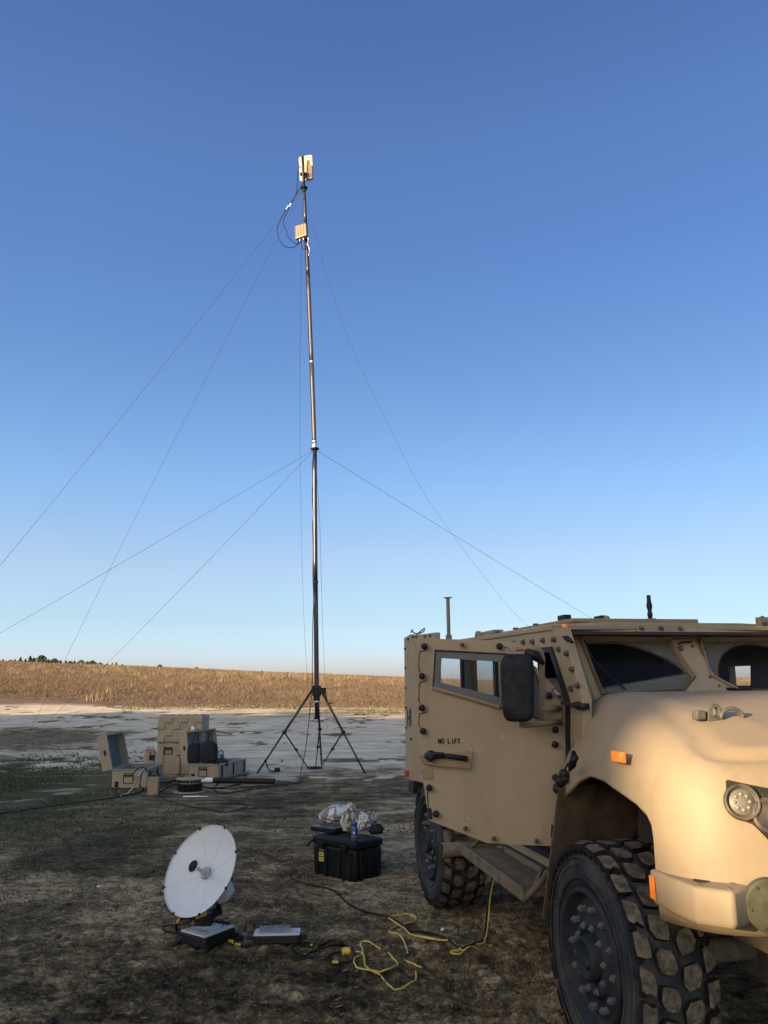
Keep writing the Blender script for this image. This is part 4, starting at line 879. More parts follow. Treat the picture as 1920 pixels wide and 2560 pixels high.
# ---- mirror
mr = empty('door_mirror', (0,0,0)); mr.parent = T
mc = VD(1294, 1719, .30); ax = -DD; zz_ = Vector((0,0,1)); rows = []
mw = (VD(1335,1719,.30)-VD(1253,1719,.30)).length/2; mh = (VD(1294,1634,.3)-VD(1294,1804,.3)).length/2
for dep, sc in ((-.05,.90),(-.045,.985),(0,1.0),(.045,.97),(.062,.90),(.072,.70),(.076,.35)):
    ring = []
    for k in range(40):
        a = 2*math.pi*k/40; e = 2/5.0; cx = math.copysign(abs(math.cos(a))**e, math.cos(a)); cy = math.copysign(abs(math.sin(a))**e, math.sin(a))
        ring.append(mc+ax*(mw*sc*cx*(1+.05*cy)+.004*cy)+zz_*(mh*sc*cy)-DNW*dep)
    rows.append(ring+[ring[0]])
m = MB(); m.grid(rows); m.add([mc+DNW*.05], []); o_ = len(m.v)
m.f.append(list(range(40))); m.f.append([6*41+k for k in range(40)]); m.obj('mirror_housing', mat('mirror_black', (.006,.007,.010), .7, spec=.2, var=.3, dust=(.05,.048,.045), dust_amt=.4, dust_scale=10), mr, smooth=True)
MB().tube([VD(1290,1621,.24), VD(1340,1621,.22), VD(1351,1627,.20), VD(1356,1645,.18), VD(1354,1720,.16), VD(1352,1802,.16)], .018, 10).obj('mirror_arm', TAN_W, mr, smooth=True)
MB().tube([VD(1315,1628,.25), VD(1340,1640,.22), VD(1360,1660,.2)], [.02,.034,.01], 8).obj('mirror_joint', BLK, mr, smooth=True)
for a in ([(1305,1814,.22),(1350,1809,.18),(1401,1804,.05)], [(1356,1773,.17),(1398,1771,.04)]):
    MB().tube([VD(*q) for q in a], .017, 10).obj('mirror_arm', TAN_W, mr, smooth=True)
MB().cyl(VD(1304,1804,.22), VD(1304,1820,.22), .016).obj('arm_cap', TAN_W, mr)
MB().plate([VD(*q, .03) for q in ((1370,1762),(1404,1756),(1406,1812),(1372,1806))], DNW*.03).obj('mirror_bracket', TAN_W, mr, bevel=.005)
# straps, latches and hoses around the hinge
MB().tube([VY(1405,1757,-1.04), VY(1430,1762,-1.06), VY(1445,1763,-1.03), VY(1462,1768,-.98)], [.008,.012,.024,.012], 8).box(VY(1459,1766,-1.0), (.05,.05,.035)).obj('hinge_strap', BLK, T, smooth=True)
MB().tube([VD(1424,1760,-.01), VD(1421,1820,-.01), VD(1419,1900,-.01)], .008, 6).obj('door_edge_seal', BLK, T, smooth=True)
MB().tube([VY(1408,1592,-1.02), VY(1419,1597,-1.03), VY(1433,1607,-1.01)], [.008,.018,.008], 8).obj('roof_latch', BLK, T, smooth=True)
l0 = VY(1433,1886,-1.14)
MB().tube([VY(1434,1880,-1.15), VY(1437,1893,-1.16), VY(1431,1910,-1.16), VY(1424,1925,-1.15)], [.012,.024,.024,.010], 8).tube([VY(1420,1908,-1.17), VY(1411,1926,-1.17)], .006, 6).obj('hood_latch', BLK, T, smooth=True)
m = MB()
for (u, v, r_) in ((1410,1935,.03),(1402,1952,.034),(1396,1972,.034),(1389,1943,.02),(1412,1948,.024)):
    p = VY(u, v, -1.12); m.lathe([(.001,-r_),(r_*.8,-r_*.6),(r_,0),(r_*.8,r_*.6),(.001,r_)], p, (.3,-1,.4), 10)
m.obj('hinge_buffer', BLK, T, smooth=True)
# ---- steps and pipe
MB().plate([(-2.46,-1.12,.60),(-1.08,-1.12,.57),(-1.08,-.86,.57),(-2.46,-.86,.60)], (0,0,.05)).obj('step_board', STEPM, T, bevel=.008)
MB().plate([(-2.46,-1.13,.58),(-1.08,-1.13,.55),(-1.08,-1.10,.55),(-2.46,-1.10,.58)], (0,0,.085)).obj('step_edge', STEPM, T, bevel=.006)
MB().box((-1.7,-.80,.80),(1.5,.1,.10)).obj('sill_rail', STEPM, T, bevel=.01)
a = Vector((-1.09,-1.1,.57)); b_ = VY(1370,2186,-.95); MB().tube([a, b_], .02, 8).obj('step_strut', STEPM, T, smooth=True); MB().tube([Vector((-1.2,-1.0,.6)), VY(1366,2150,-.85)], .015, 8).obj('step_strut', STEPM, T, smooth=True)
MB().tube([Vector((-2.35,-1.08,.64)), Vector((-2.3,-.8,.9))], .015, 8).obj('step_strut', STEPM, T, smooth=True)
pc = VY(1143, 2123, -1.08); MB().lathe([(.05,-.13),(.058,-.13),(.058,.30),(.05,.30),(.05,-.12)], pc, (0,1,0), 20, cap=False).obj('exhaust_pipe', STEPM, T, smooth=True)
MB().box((-1.75,-.62,.90),(1.4,.3,.18)).tube([(-2.5,-.7,.8),(-1.8,-.72,.78),(-1.2,-.7,.82)], .05, 8).obj('underbody_tank', GREYGR, T, bevel=.02)
# ---- hood fittings
p = VX(1782, 1782, .50); hook = MB()
bz = ztop(.5, p.y)
arc = [Vector((p.x+.02, p.y+.01+.045*math.cos(a), bz+.045*math.sin(a)*1.7)) for a in np.linspace(-.5, 3.6, 18)]
oc = [Vector((p.x, p.y+.048*math.cos(a), bz-.01+.088*max(0, math.sin(a)))) for a in np.linspace(0, math.pi, 16)]
ih = [Vector((p.x, p.y+.018*math.cos(a), bz+.035+.024*math.sin(a))) for a in np.linspace(0, 2*math.pi, 14, endpoint=False)]
MB().plate(oc, (.028,0,0), [ih]).obj('shackle', SHK, T, bevel=.004)
MB().box((p.x+.01, p.y-.085, bz+.022), (.05,.05,.045)).obj('shackle_pin', SHK, T, bevel=.006)
arc = [Vector((p.x+.03, p.y+.085+.062*math.cos(a), bz+.002+.050*math.sin(a))) for a in np.linspace(0, 3.1, 14)]
MB().tube(arc, .0105, 8).obj('shackle_ring', SHK, T, smooth=True)
q = VY(1546, 1892, -1.115); mk = empty('marker_light', q); mk.parent = T
MB().box((0,-.0,0),(.125,.02,.052)).obj('marker_base', AMBER, mk, bevel=.003); MB().box((.028,-.012,0),(.062,.014,.045)).obj('marker_lens', AMBER, mk, bevel=.004)
# headlamp pod
hp = empty('headlamp', (0,0,0)); hp.parent = T
def HP(u, v, off=0.0):
    for _ in range(1):
        n0 = Vector((.92, -.30, .25)).normalized(); P0 = Vector((.957, -.867, 1.416))+n0*(.045+off)
        return VI @ on_plane(u, v, VM @ P0, VM.to_3x3() @ n0)
hn = Vector((.92, -.30, .25)).normalized()
pod = [(1819,1949),(1868,1960),(1935,1973),(1990,1985),(1990,2130),(1935,2108),(1904,2078),(1884,2060),(1850,2047),(1828,2035),(1818,2018)]
MB().plate([HP(*q, .0) for q in pod], -hn*.10).obj('lamp_housing', mat('lamp_housing_dirty', (.018,.018,.012), .75, var=.4, spec=.15, dust=(.062,.05,.03), dust_amt=.7, dust_scale=12), hp, bevel=.006)
lc = HP(1854, 2006, .002)
MB().lathe([(.075,0),(.075,.016),(.069,.023),(.062,.018),(.057,.006),(.001,.003)], lc, hn, 32).obj('lamp_bezel', BOLT, hp, smooth=True)
MB().lathe([(.054,.004),(.052,.009),(.001,.011)], lc, hn, 32).obj('lamp_reflector', mat('lamp_disc', (.13,.115,.085), .5, var=.2, scale=20), hp, smooth=True)
u1 = hn.orthogonal().normalized(); u2 = hn.cross(u1)
for k in range(8):
    a = k*math.pi/4; c_ = lc+(u1*math.cos(a)+u2*math.sin(a))*.032+hn*.009
    MB().lathe([(.0085,0),(.0075,.004),(.004,.006),(.001,.007)], c_, hn, 12).obj('lamp_led', mat('led_pearl', (.20,.18,.145), .3) if k == 0 else bpy.data.materials['led_pearl'], hp, smooth=True)
lc2 = HP(1925, 2040, .002); MB().lathe([(.075,0),(.075,.014),(.065,.02),(.055,.01),(.001,.008)], lc2, hn, 28).obj('lamp_bezel', BOLT, hp, smooth=True)
# bumper corner box
bb = empty('bumper_corner', (0,0,0)); bb.parent = T
plan = [(.662,-1.163),(.84,-1.172),(1.01,-1.160),(1.12,-1.055),(1.06,-.93),(.70,-1.0)]
m = MB(); n_ = len(plan); ctr = Vector((.91,-1.07,0))
def rg(z, s): return [Vector((ctr.x+(x-ctr.x)*s, ctr.y+(y-ctr.y)*s, z)) for x, y in plan]
rws = [rg(.958,.92), rg(.985,1.0), rg(1.094,1.0), rg(1.106,.975)]
for i, r_ in enumerate(rws): m.v += r_
for i in range(len(rws)-1):
    for k in range(n_): m.f.append([i*n_+k, i*n_+(k+1)%n_, (i+1)*n_+(k+1)%n_, (i+1)*n_+k])
m.f.append(list(range(n_))); m.f.append([(len(rws)-1)*n_+k for k in range(n_)]); m.obj('corner_box', TAN, bb, bevel=.012, seg=3)
MB().lathe([(.001,0),(.03,0.001),(.034,.003)], (.93,-1.075,1.1055), (0,0,1), 20).obj('drain_hole', BLK, bb)
for x, y in ((.76,-1.10),(.98,-1.12),(1.07,-1.04),(1.0,-.98),(.86,-1.02)): MB().box((x,y,1.107),(.035,.012,.005)).obj('corner_bolt', TAN_D, bb)
MB().plate([(.668,-1.1655,1.08),(.715,-1.1695,1.08),(.715,-1.1695,.985),(.668,-1.1655,.985)], (0,-.006,0)).obj('side_reflector', AMBER, bb, bevel=.001)
MB().box((.96,.0,1.0),(.3,.1,.05)).obj('tow_bar', TAN_D, T)
# round lamp cover
dc = VX(1928, 2266, 1.10); MB().lathe([(.105,-.03),(.105,.0),(.098,.008),(.001,.01)], dc, (1,-.25,0), 36).obj('round_lamp_cover', OLIVE, T, smooth=False, bevel=.001)
for k in range(6):
    a = k*1.05+.4; d_ = Vector((1,-.25,0)).normalized(); e1 = d_.orthogonal().normalized(); e2 = d_.cross(e1)
    p = dc+(e1*math.cos(a)+e2*math.sin(a))*.088+d_*.01; MB().cyl(p, p+d_*.004, .006, n=8).obj('cover_screw', BOLT, T)

# ============================================================ MAST
MY = 19.74
def ad(u, v, y=MY): return at_depth(u, v, y)
LF, RF, BF = gr(643, 1933), gr(912, 1932), gr(804, 1911)
mast = empty('antenna_mast', ((LF+RF+BF)/3).to_tuple()[:2]+(gz(-1.69, 19.7),), 0, 'tall dark telescopic mast on a black tripod, antenna at its top', 'mast')
MO = mast.location.copy(); ml = lambda p: Vector(p)-MO
mp = [(793,1797),(792,1730),(790.5,1600),(789,1480),(788,1350),(787,1235),(787,1126),(783.5,1020),(779.5,910),(775,800),(771,700),(767.5,620),(763.5,540),(760,470),(757,400),(756.5,391)]
def mpt(v):
    us = np.interp(v, [q[1] for q in mp][::-1], [q[0] for q in mp][::-1]); return ml(ad(float(us), v))
MATU = mat('mast_pale_metal', (.09, .075, .07), .5, metal=.5, var=.15, scale=5)  # lighter, rougher metal of the middle sections
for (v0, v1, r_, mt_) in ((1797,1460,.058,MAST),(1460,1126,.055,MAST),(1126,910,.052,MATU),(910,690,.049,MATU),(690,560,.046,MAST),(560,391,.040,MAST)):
    MB().tube([mpt(v) for v in np.linspace(v0, v1, 7)], r_, 16).obj('mast_section', mt_, mast, smooth=True)
for v, r_, h_, mt_ in ((1455,.066,.06,BLK),(1122,.115,.03,BLK),(1115,.066,.10,STEEL),(1104,.064,.03,STEEL),(905,.058,.05,STEEL),(690,.055,.05,BLK),(470,.10,.03,BLK),(474,.055,.10,BLK)):
    p = mpt(v); MB().lathe([(r_*.7,-h_),(r_,-h_*.4),(r_,h_*.4),(r_*.7,h_)], p, (0,0,1), 16).obj('guy_collar' if r_ > .09 else 'mast_clamp', mt_, mast, smooth=False)
HEAD = ml((ad(792,1727)))
m = MB(); m.box(HEAD+Vector((0,0,0)), (.20,.20,.24)).box(HEAD-Vector((0,0,.18)), (.15,.15,.12)); m.obj('tripod_head', BLK, mast, bevel=.015)
MB().box(HEAD-Vector((0,.08,.25)), (.10,.012,.03)).obj('head_label', WHITEP, mast)
MB().lathe([(.075,-.02),(.075,.02)], ml(ad(792,1796)), (0,0,1), 14).obj('mast_foot', BLK, mast)
c = HEAD+Vector((.16,-.08,.0)); m = MB(); m.box(c, (.14,.12,.15)); m.tube([c+Vector((.04,-.08,0)), c+Vector((.12,-.10,-.28))], .014, 6); m.obj('winch', BLK, mast, bevel=.01)
MB().tube([c+Vector((.12,-.10,-.28)), c+Vector((.22,-.16,-.29))], .018, 8).obj('winch_handle', mat('dull_red', (.16,.03,.02), .5), mast, smooth=True)
gc = Vector(((LF.x+RF.x+BF.x)/3, (LF.y+RF.y+BF.y)/3, 0))
for i, ft in enumerate((LF, RF, BF)):
    d = (ft-Vector((gc.x, gc.y, ft.z))); d.normalize(); top = HEAD+Vector((d.x*.09, d.y*.09, .06)); f0 = ml(ft)
    MB().tube([top, top.lerp(f0, .55)], .028, 10).tube([top.lerp(f0, .5), f0], .022, 10).obj('tripod_leg', MAST, mast, smooth=True)
    md = top.lerp(f0, .53); MB().cyl(md-Vector((.04,0,0)), md+Vector((.05,0,0)), .032).cyl(top.lerp(f0,.86)-Vector((0,.03,0)), top.lerp(f0,.86)+Vector((0,.03,0)), .028).obj('leg_knob', BLK, mast)
    inner = ml(Vector((gc.x+d.x*.16, gc.y+d.y*.16, gz(gc.x, gc.y)+.04))); br = empty('brace', (0,0,0)); br.parent = mast
    MB().tube([md, md.lerp(inner,.55)], .018, 8).tube([md.lerp(inner,.5), inner], .013, 8).obj('brace_tube', BLK, br, smooth=True)
    k_ = md.lerp(inner, .47); MB().cyl(k_-Vector((.03,0,0)), k_+Vector((.05,0,0)), .022).obj('brace_knob', BLK, br)
    MB().lathe([(.035,-.02),(.035,.012)], f0, (0,0,1), 12).obj('foot_pad', BLK, mast)
g0 = ml(Vector((gc.x, gc.y, gz(gc.x, gc.y)+.03))); MB().lathe([(.17,0),(.18,.02),(.17,.035),(.15,.03),(.15,0)], g0, (0,0,1), 24, cap=False).obj('spreader_ring', BLK, mast)
# panel antenna and radio unit
pa = empty('panel_antenna', (0,0,0)); pa.parent = mast
pq = [ml(ad(746.8,396,19.92)), ml(ad(750,391.5,19.91)), ml(ad(777,386.8,19.84)), ml(ad(780.3,390,19.83)), ml(ad(783,443,19.83)), ml(ad(780,446.5,19.84)), ml(ad(753,453,19.91)), ml(ad(749.5,450,19.92))]
nn = (pq[3]-pq[0]).cross(pq[7]-pq[0]).normalized(); nn = nn if nn.y > 0 else -nn
MB().plate(pq, nn*.05).obj('antenna_panel', CREAM, pa, bevel=.006)
eq = [ml(ad(769.5,412,19.80)), ml(ad(779.5,412,19.78)), ml(ad(781,446,19.78)), ml(ad(765,449,19.80)), ml(ad(765,440,19.80)), ml(ad(769,436,19.80))]
MB().plate(eq, nn*.07).obj('antenna_electronics', mat('brown_housing', (.16,.10,.08), .6), pa, bevel=.004)
MB().box(ml(ad(759,435.5,19.80)), (.20,.10,.05)).tube([ml(ad(752,437,19.72)), ml(ad(770,434,19.72))], .012, 6).obj('antenna_bracket', BLK, pa, bevel=.004)
for u in (766.5, 768.5): MB().tube([ml(ad(u,412,19.83)), ml(ad(u,436,19.83))], .008, 5).obj('rib', CREAM, pa)
ru = empty('radio_unit', (0,0,0)); ru.parent = mast
rq = [ml(ad(737,565.5,19.60)), ml(ad(764,557.5,19.50)), ml(ad(765.5,584.5,19.50)), ml(ad(738.5,594,19.60))]
rn_ = (rq[1]-rq[0]).cross(rq[3]-rq[0]).normalized(); rn_ = rn_ if rn_.y > 0 else -rn_
MB().plate(rq, rn_*.15).obj('radio_housing', FIN, ru, bevel=.006)
for k in range(5):
    a = rq[0].lerp(rq[1], .02+.24*k); b_ = rq[3].lerp(rq[2], .02+.24*k); MB().plate([a, a+(rq[1]-rq[0]).normalized()*.012, b_+(rq[1]-rq[0]).normalized()*.012, b_], -rn_*.010).obj('cooling_fin', CREAM if False else FIN, ru)
MB().plate([rq[3]-Vector((0,0,.0)), rq[2], rq[2]-Vector((0,0,.03)), rq[3]-Vector((0,0,.03))], rn_*.15).obj('housing_rim', CREAM, ru)
for k in range(5):
    a = rq[3].lerp(rq[2], .15+.17*k)+rn_*.07; MB().cyl(a, a-Vector((0,0,.10)), .018, n=8).obj('connector', STEEL if k % 2 else BLK, ru)
def c1(p): return (680+p[0]/7.37, 360+p[1]/7.37)
def mcable(pts, y, r_, mt_=BCAB, par=None, nm='antenna_cable'):
    q = smooth_path([ml(ad(*c1(p), y)) for p in pts], 5); return MB().tube(q, r_, 6).obj(nm, mt_, par or mast, smooth=True)
mcable([(640,590),(550,760),(440,940),(350,1090),(260,1200),(190,1340),(130,1450),(95,1560),(110,1680),(150,1790),(220,1870),(330,1912),(430,1885),(485,1820),(480,1760)], 19.55, .011)
mcable([(540,440),(495,410),(478,500),(467,640),(462,780),(440,930),(340,1100),(310,1190),(220,1380),(213,1480),(265,1600),(290,1700),(400,1810),(490,1842),(530,1800)], 19.57, .011)
mcable([(540,1780),(545,1880),(590,1942),(650,1915),(680,1830)], 19.5, .011)
mcable([(650,1700),(670,1760),(660,1850),(690,1950),(675,2060)], 19.6, .014, STEEL)
for p in ((335,1115),(320,1145),(285,1160),(262,1195)): q = ml(ad(*c1(p), 19.54)); MB().cyl(q-Vector((0,0,.02)), q+Vector((.02,0,.03)), .018, n=8).obj('cable_clip', WHITEP, mast)
dn = [(790,1128,19.66),(781.5,1152,19.6),(782,1202,19.6),(780.5,1243,19.6),(783.5,1288,19.6),(781.4,1311,19.6),(783,1380,19.6),(782,1440,19.6),(784,1500,19.6),(782,1560,19.6),(781,1640,19.6),(780,1723,19.6),(773.6,1788,19.5),(765,1866,19.4)]
q = smooth_path([ml(ad(u, v, y)) for u, v, y in dn]+[ml(gr(752,1934,.02)), ml(gr(750,1957,.02)), ml(gr(722,1963,.02)), ml(gr(670,1967,.02)), ml(gr(608,1972,.02)), ml(gr(560,1975,.02)), ml(gr(507,1970,.02))], 5)
MB().tube(q, .0095, 6).obj('feeder_cable', BCAB, mast, smooth=True)
q = smooth_path([mpt(v)+Vector((.05*math.sin(v*.9)*0-.052, -.03, 0)) for v in (1126,1000,880,760,640,560)], 5); MB().tube(q, .009, 6).obj('feeder_cable', BCAB, mast, smooth=True)
# strap with weight on the left leg
st = [ml(LF).lerp(HEAD, .14)]; a = ml(LF).lerp(HEAD, .14)
q = smooth_path([a, ml(gr(669,1925,.06)), ml(gr(677,1931,.02)), ml(gr(688,1932,.02))], 5); MB().tube(q, .016, 5).obj('leg_strap', BLK, mast, smooth=True)
MB().box(ml(gr(693,1930,.05)), (.13,.12,.09)).obj('strap_weight', BLK, mast, bevel=.02)
# guy wires
UP, LO = ad(758,471), ad(787,1123)
def guy(pts, lab, r_=.0046):
    q = smooth_path(pts, 6); o = MB().tube(q, r_, 5).obj('guy_wire', WIRE, None, smooth=True); tag(o, lab, 'guy wire', 'guy wires staying the mast')
def sag(a, b, s_, n=10): return [a.lerp(b, t)-Vector((0,0,s_*4*t*(1-t))) for t in np.linspace(0, 1, n)]
guy(sag(UP, gr(-400,1885), .25), 'steep guy wire from the upper collar down past the left edge')
guy(sag(LO, gr(-500,1862), .10), 'low guy wire from the middle collar out over the left edge')
guy(sag(UP, gr(68,1842), -.15), 'thin guy wire from the upper collar to behind the left grass')
guy(sag(LO, gr(80,1842), .12), 'guy wire from the middle collar down to the ground above the open cases')
guy(sag(LO, gr(2000,1850), .10), 'guy wire from the middle collar running right over the truck roof')
guy([UP]+[ad(u, v, y) for u, v, y in ((812,670,20.6),(880,868,21.7),(972,1064,22.8),(1052,1220,23.8),(1140,1348,24.8),(1230,1465,25.9),(1325,1570,27))]+[gr(1560,1785)], 'curving guy wire from the upper collar down behind the truck cab', .0034)
guy([UP]+[ad(u, v, y) for u, v, y in ((753,648,21.5),(751,850,23.5),(750,1100,26),(753,1300,28),(758,1504,30),(769,1712,32.5))]+[gr(778,1822)], 'near vertical guy wire just left of the mast tube')
guy([LO]+[ad(u, v, y) for u, v, y in ((799,1300,22),(803,1450,24.5),(808,1600,27.5))]+[gr(818,1822)], 'short faint guy wire just right of the lower mast tube')

# ============================================================ EQUIPMENT CASES
def zrot(a): return Matrix.Rotation(a, 3, 'Z')
def open_case(P0, P1, Ldir, L, h, lidh, ang, lab, inside_grey=True):
    """P0,P1: front bottom corners; the case runs back along Ldir; the lid is hinged on its left long side"""
    x = (P1-P0); W = x.length; az = math.atan2(x.y, x.x); t = empty('open_transit_case', P0, az, lab, 'equipment case', 'open transit cases')
    sk = 0; L_ = L; th = .03
    m = MB(); m.box((W/2, th/2, h/2), (W, th, h)).box((W/2, L_-th/2, h/2), (W, th, h)).box((th/2, L_/2, h/2), (th, L_-2*th, h)).box((W-th/2, L_/2, h/2), (th, L_-2*th, h)).box((W/2, L_/2, .02), (W-2*th, L_-2*th, .04))
    m.obj('case_body', CASE, t, bevel=.006)
    m = MB(); e = .012
    for c_, s_ in (((W/2, 0, h+e/2), (W+.02, .05, e)), ((W/2, L_, h+e/2), (W+.02, .05, e)), ((0, L_/2, h+e/2), (.05, L_, e)), ((W, L_/2, h+e/2), (.05, L_, e))): m.box(c_, s_)
    m.obj('case_rim', CASEG, t)
    m = MB(); m.box((W/2, L_*.35, h*.45), (W-.07, L_*.5, .03)).box((W*.5, L_*.72, h*.55), (W-.1, .03, h*.6)); m.obj('foam_insert', CASEI, t)
    hd_ = empty('case_handle', (W*.47, 0, h*.52)); hd_.parent = t
    MB().plate([(-.10,-.004,-.10),(.10,-.004,-.10),(.10,-.004,.10),(-.10,-.004,.10)], (0,.01,0), [[(-.085,-.004,-.085),(.085,-.004,-.085),(.085,-.004,.085),(-.085,-.004,.085)]]).box((0,-.012,.055), (.16,.02,.03)).obj('handle_frame', BLK, hd_)
    MB().box((W*.14, -.006, h*.2), (.07,.02,.11)).obj('case_latch', BLK, t, bevel=.003)
    n = max(2, int(L_/.26))
    for k in range(n): MB().box((W+.004, L_*(k+.6)/n, h*.5), (.03, .045, h*.8)).obj('side_rib', CASEG if k % 2 else BLK, t, bevel=.003)
    lid = empty('case_lid', (0, 0, h+.01)); lid.parent = t; lid.rotation_euler = (0, -ang, 0)   # opened to the left
    q = Matrix.Identity(3)
    m = MB(); m.box((W/2, th/2, lidh/2), (W, th, lidh)).box((W/2, L_-th/2, lidh/2), (W, th, lidh)).box((th/2, L_/2, lidh/2), (th, L_-2*th, lidh)).box((W-th/2, L_/2, lidh/2), (th, L_-2*th, lidh)).box((W/2, L_/2, lidh-.012), (W-2*th, L_-2*th, .024))
    m.obj('lid_shell', CASE, lid, bevel=.006)
    MB().box((W/2, L_/2, lidh-.03), (W-.07, L_-.07, .01)).obj('lid_lining', CASEI if inside_grey else CASEG, lid)
    MB().box((W*.5, -.006, lidh*.45), (.10,.02,.04)).obj('case_latch', BLK, lid, bevel=.003)
    return t, az
P0, P1 = gr(278.5,1970), gr(360,1972); t1, a1 = open_case(P0, P1, None, 1.15, .34, .20, R(104), 'open tan case at the far left with an upright lid and empty inside')
t1.rotation_euler[2] = R(1)
P0, P1 = gr(472,1948.5), gr(545.5,1950); t2, a2 = open_case(P0, P1, None, 1.45, .31, .19, R(99), 'long open tan case nearest the mast with black bags in its raised lid')
t2.rotation_euler[2] = R(-14)
# upright closed case
pc0 = gr(386,1937); pc1 = gr(500,1937); W = (pc1-pc0).length; tc_ = empty('tall_transit_case', pc0, math.atan2((pc1-pc0).y, (pc1-pc0).x), 'tall closed tan case standing upright between the two open cases', 'equipment case')
MB().box((W*.49, .30, .35), (W*.93, .58, .70)).obj('case_body', CASE, tc_, bevel=.02)
m = MB(); lw = W*1.0
m.box((W*.52, .30, 1.0), (lw, .62, .60)); m.obj('case_lid', CASE, tc_, bevel=.03)
m = MB()
for r_ in range(4):
    for k in range(6):
        if (r_+k) % 2 == 0: m.box((W*.52-lw/2+lw*(k+.5)/6, -.012, .76+.145*r_), (lw/6*.96, .05, .11))
        if r_ == 3: m.box((W*.52-lw/2+lw*(k+.5)/6, .15, 1.303), (lw/6*.7, .3, .03))
m.obj('moulded_blocks', CASE, tc_, bevel=.012)
MB().box((W*.52, .30, .705), (lw*.97,.6,.02)).obj('lid_seam', CASEI, tc_)
for x_ in (.16, .55, .88): MB().box((W*x_, .0, .34), (.03,.03,.64)).obj('body_rib', CASEI if x_ == .55 else CASE, tc_, bevel=.004)
MB().plate([(W*.19,-.004,.44),(W*.37,-.004,.44),(W*.37,-.004,.60),(W*.19,-.004,.60)], (0,.012,0), [[(W*.21,-.004,.455),(W*.35,-.004,.455),(W*.35,-.004,.585),(W*.21,-.004,.585)]]).box((W*.28,-.012,.56), (.13,.02,.03)).obj('case_handle', BLK, tc_)
MB().box((W*.81, -.040, .99), (.075,.004,.12)).obj('paper_label', WHITEP, tc_); MB().box((W*.81, -.043, .975), (.02,.003,.03)).obj('label_print', BLK, tc_)
for x_, z_ in ((.92,.98),(.08,.76),(.5,.42)): MB().lathe([(.018,0),(.018,.02)], (W*x_, -.01, z_), (0,-1,0), 10).obj('pressure_valve', BLK, tc_)
# small can behind
q = gr(374,1916); cn = empty('fuel_can', q, R(8), 'small rounded tan can with red trim behind the left open case', 'can')
MB().box((0,0,.20), (.27,.24,.40)).obj('can_body', CASE, cn, bevel=.045, seg=4)
MB().box((0,-.10,.41), (.22,.03,.05)).tube([(-.09,0,.40),(-.07,0,.47),(.07,0,.47),(.09,0,.40)], .014, 6).obj('can_handle', CASE, cn, bevel=.005)
MB().box((.02,-.124,.33), (.05,.006,.06)).box((-.04,-.124,.40), (.12,.006,.02)).obj('red_tag', REDL, cn); MB().box((.06,-.124,.22), (.13,.006,.13)).obj('dark_recess', BLK, cn)
# tan board box in front
q = gr(380,1988); bx = empty('tan_box', q, R(4), 'narrow upright tan box with cable ends on top, before the left open case', 'box')
MB().box((0,.08,.165), (.19,.15,.33)).obj('box_body', CARD, bx, bevel=.006); MB().box((.0,.08,.34), (.20,.16,.025)).obj('box_lid', BLK, bx, bevel=.006)
MB().tube(smooth_path([(-.05,.0,.36),(.0,-.04,.42),(.08,0,.40),(.14,0,.33)], 4), .008, 6).obj('loose_lead', BCAB, bx, smooth=True)
# coiled hose ring behind the box
rg_ = gr(396,1940); MB().tube([rg_+Vector((.13*math.cos(a)+.0, .03*math.sin(a), .17+.10*math.sin(a))) for a in np.linspace(0, 2*math.pi, 24)], .008, 6, caps=False).obj('cable_ring', mat('ring_tan', (.32,.27,.15), .6), None, smooth=True)
tag(bpy.data.objects['cable_ring'], 'thin pale cable ring leaning on the tall tan case', 'cable')
# bundle of hoses from the left case
def soft(path):
    for _ in range(2): path = [path[0]]+[(path[i-1]+path[i]*2+path[i+1])/4 for i in range(1, len(path)-1)]+[path[-1]]
    return path
def gcab(name, pts, r_, mt_, lab, cat='cable', group=None, lift=.0):
    P = []
    for q_ in pts:
        if len(q_) == 2: P.append(gr(q_[0], q_[1], r_+lift))
        else: P.append(gp(q_[0], q_[1], q_[2]))
    path = mouse(soft(smooth_path(P, 5)), r_)
    o = MB().tube(path, r_, 7).obj(name, mt_, None, smooth=True); return tag(o, lab, cat, group)
gcab('black_cable', [(-40,2041),(0,2035),(60,2026),(151,2013),(231,2003),(281,1996),(306,1990)], .010, BCAB, 'dark cable running over the dirt from the left edge to the open case')
gcab('grey_hose', [(300,1992),(312,1987),(331.7,1972,.10),(347,1941,.34),(356,1925,.42),(363,1919,.38)], .014, GCAB, 'pale grey cable rising from the ground into the left open case', 'cable')
gcab('black_cable', [(290,1972),(288,1984),(310,1990),(345,1984),(360,1976),(350,1966,.2),(352,1945,.35),(358,1922,.40)], .012, BCAB, 'black cable loop on the ground under the left open case', 'cable')
gcab('black_cable', [(334,1955,.1),(333,1935,.3),(345,1922,.42),(360,1918,.44),(367,1930,.36)], .009, BCAB, 'thin black lead hanging over the rim of the left open case', 'cable')
gcab('cable_connector', [(343,1944,.30),(347,1939,.36)], .022, STEEL, 'shiny metal plug on the cables over the left open case', 'connector')
gcab('black_cable', [(392,1981),(412,1976),(419,1960),(444,1948),(470,1945),(500,1960),(520,1972),(560,1970),(600,1962)], .012, BCAB, 'black cable winding from the tan box past the cable reel', 'cable')
gcab('black_cable', [(395,1974),(402,1962),(430,1953),(455,1957),(420,1968),(407,1978)], .010, BCAB, 'small tangle of black cable left of the cable reel', 'cable')
gcab('black_cable', [(363,1974),(394,1992),(430,2006),(470,2017),(520,2024),(567,2034),(620,2016),(600,2010),(550,2009),(491,2012)], .008, BCAB, 'thin black cable snaking over the dark dirt before the reel', 'cable')
gcab('black_cable', [(545,1958),(535,1975),(560,1985),(610,1977),(680,1968),(722,1966)], .009, BCAB, 'black cable under the long black tube', 'cable')
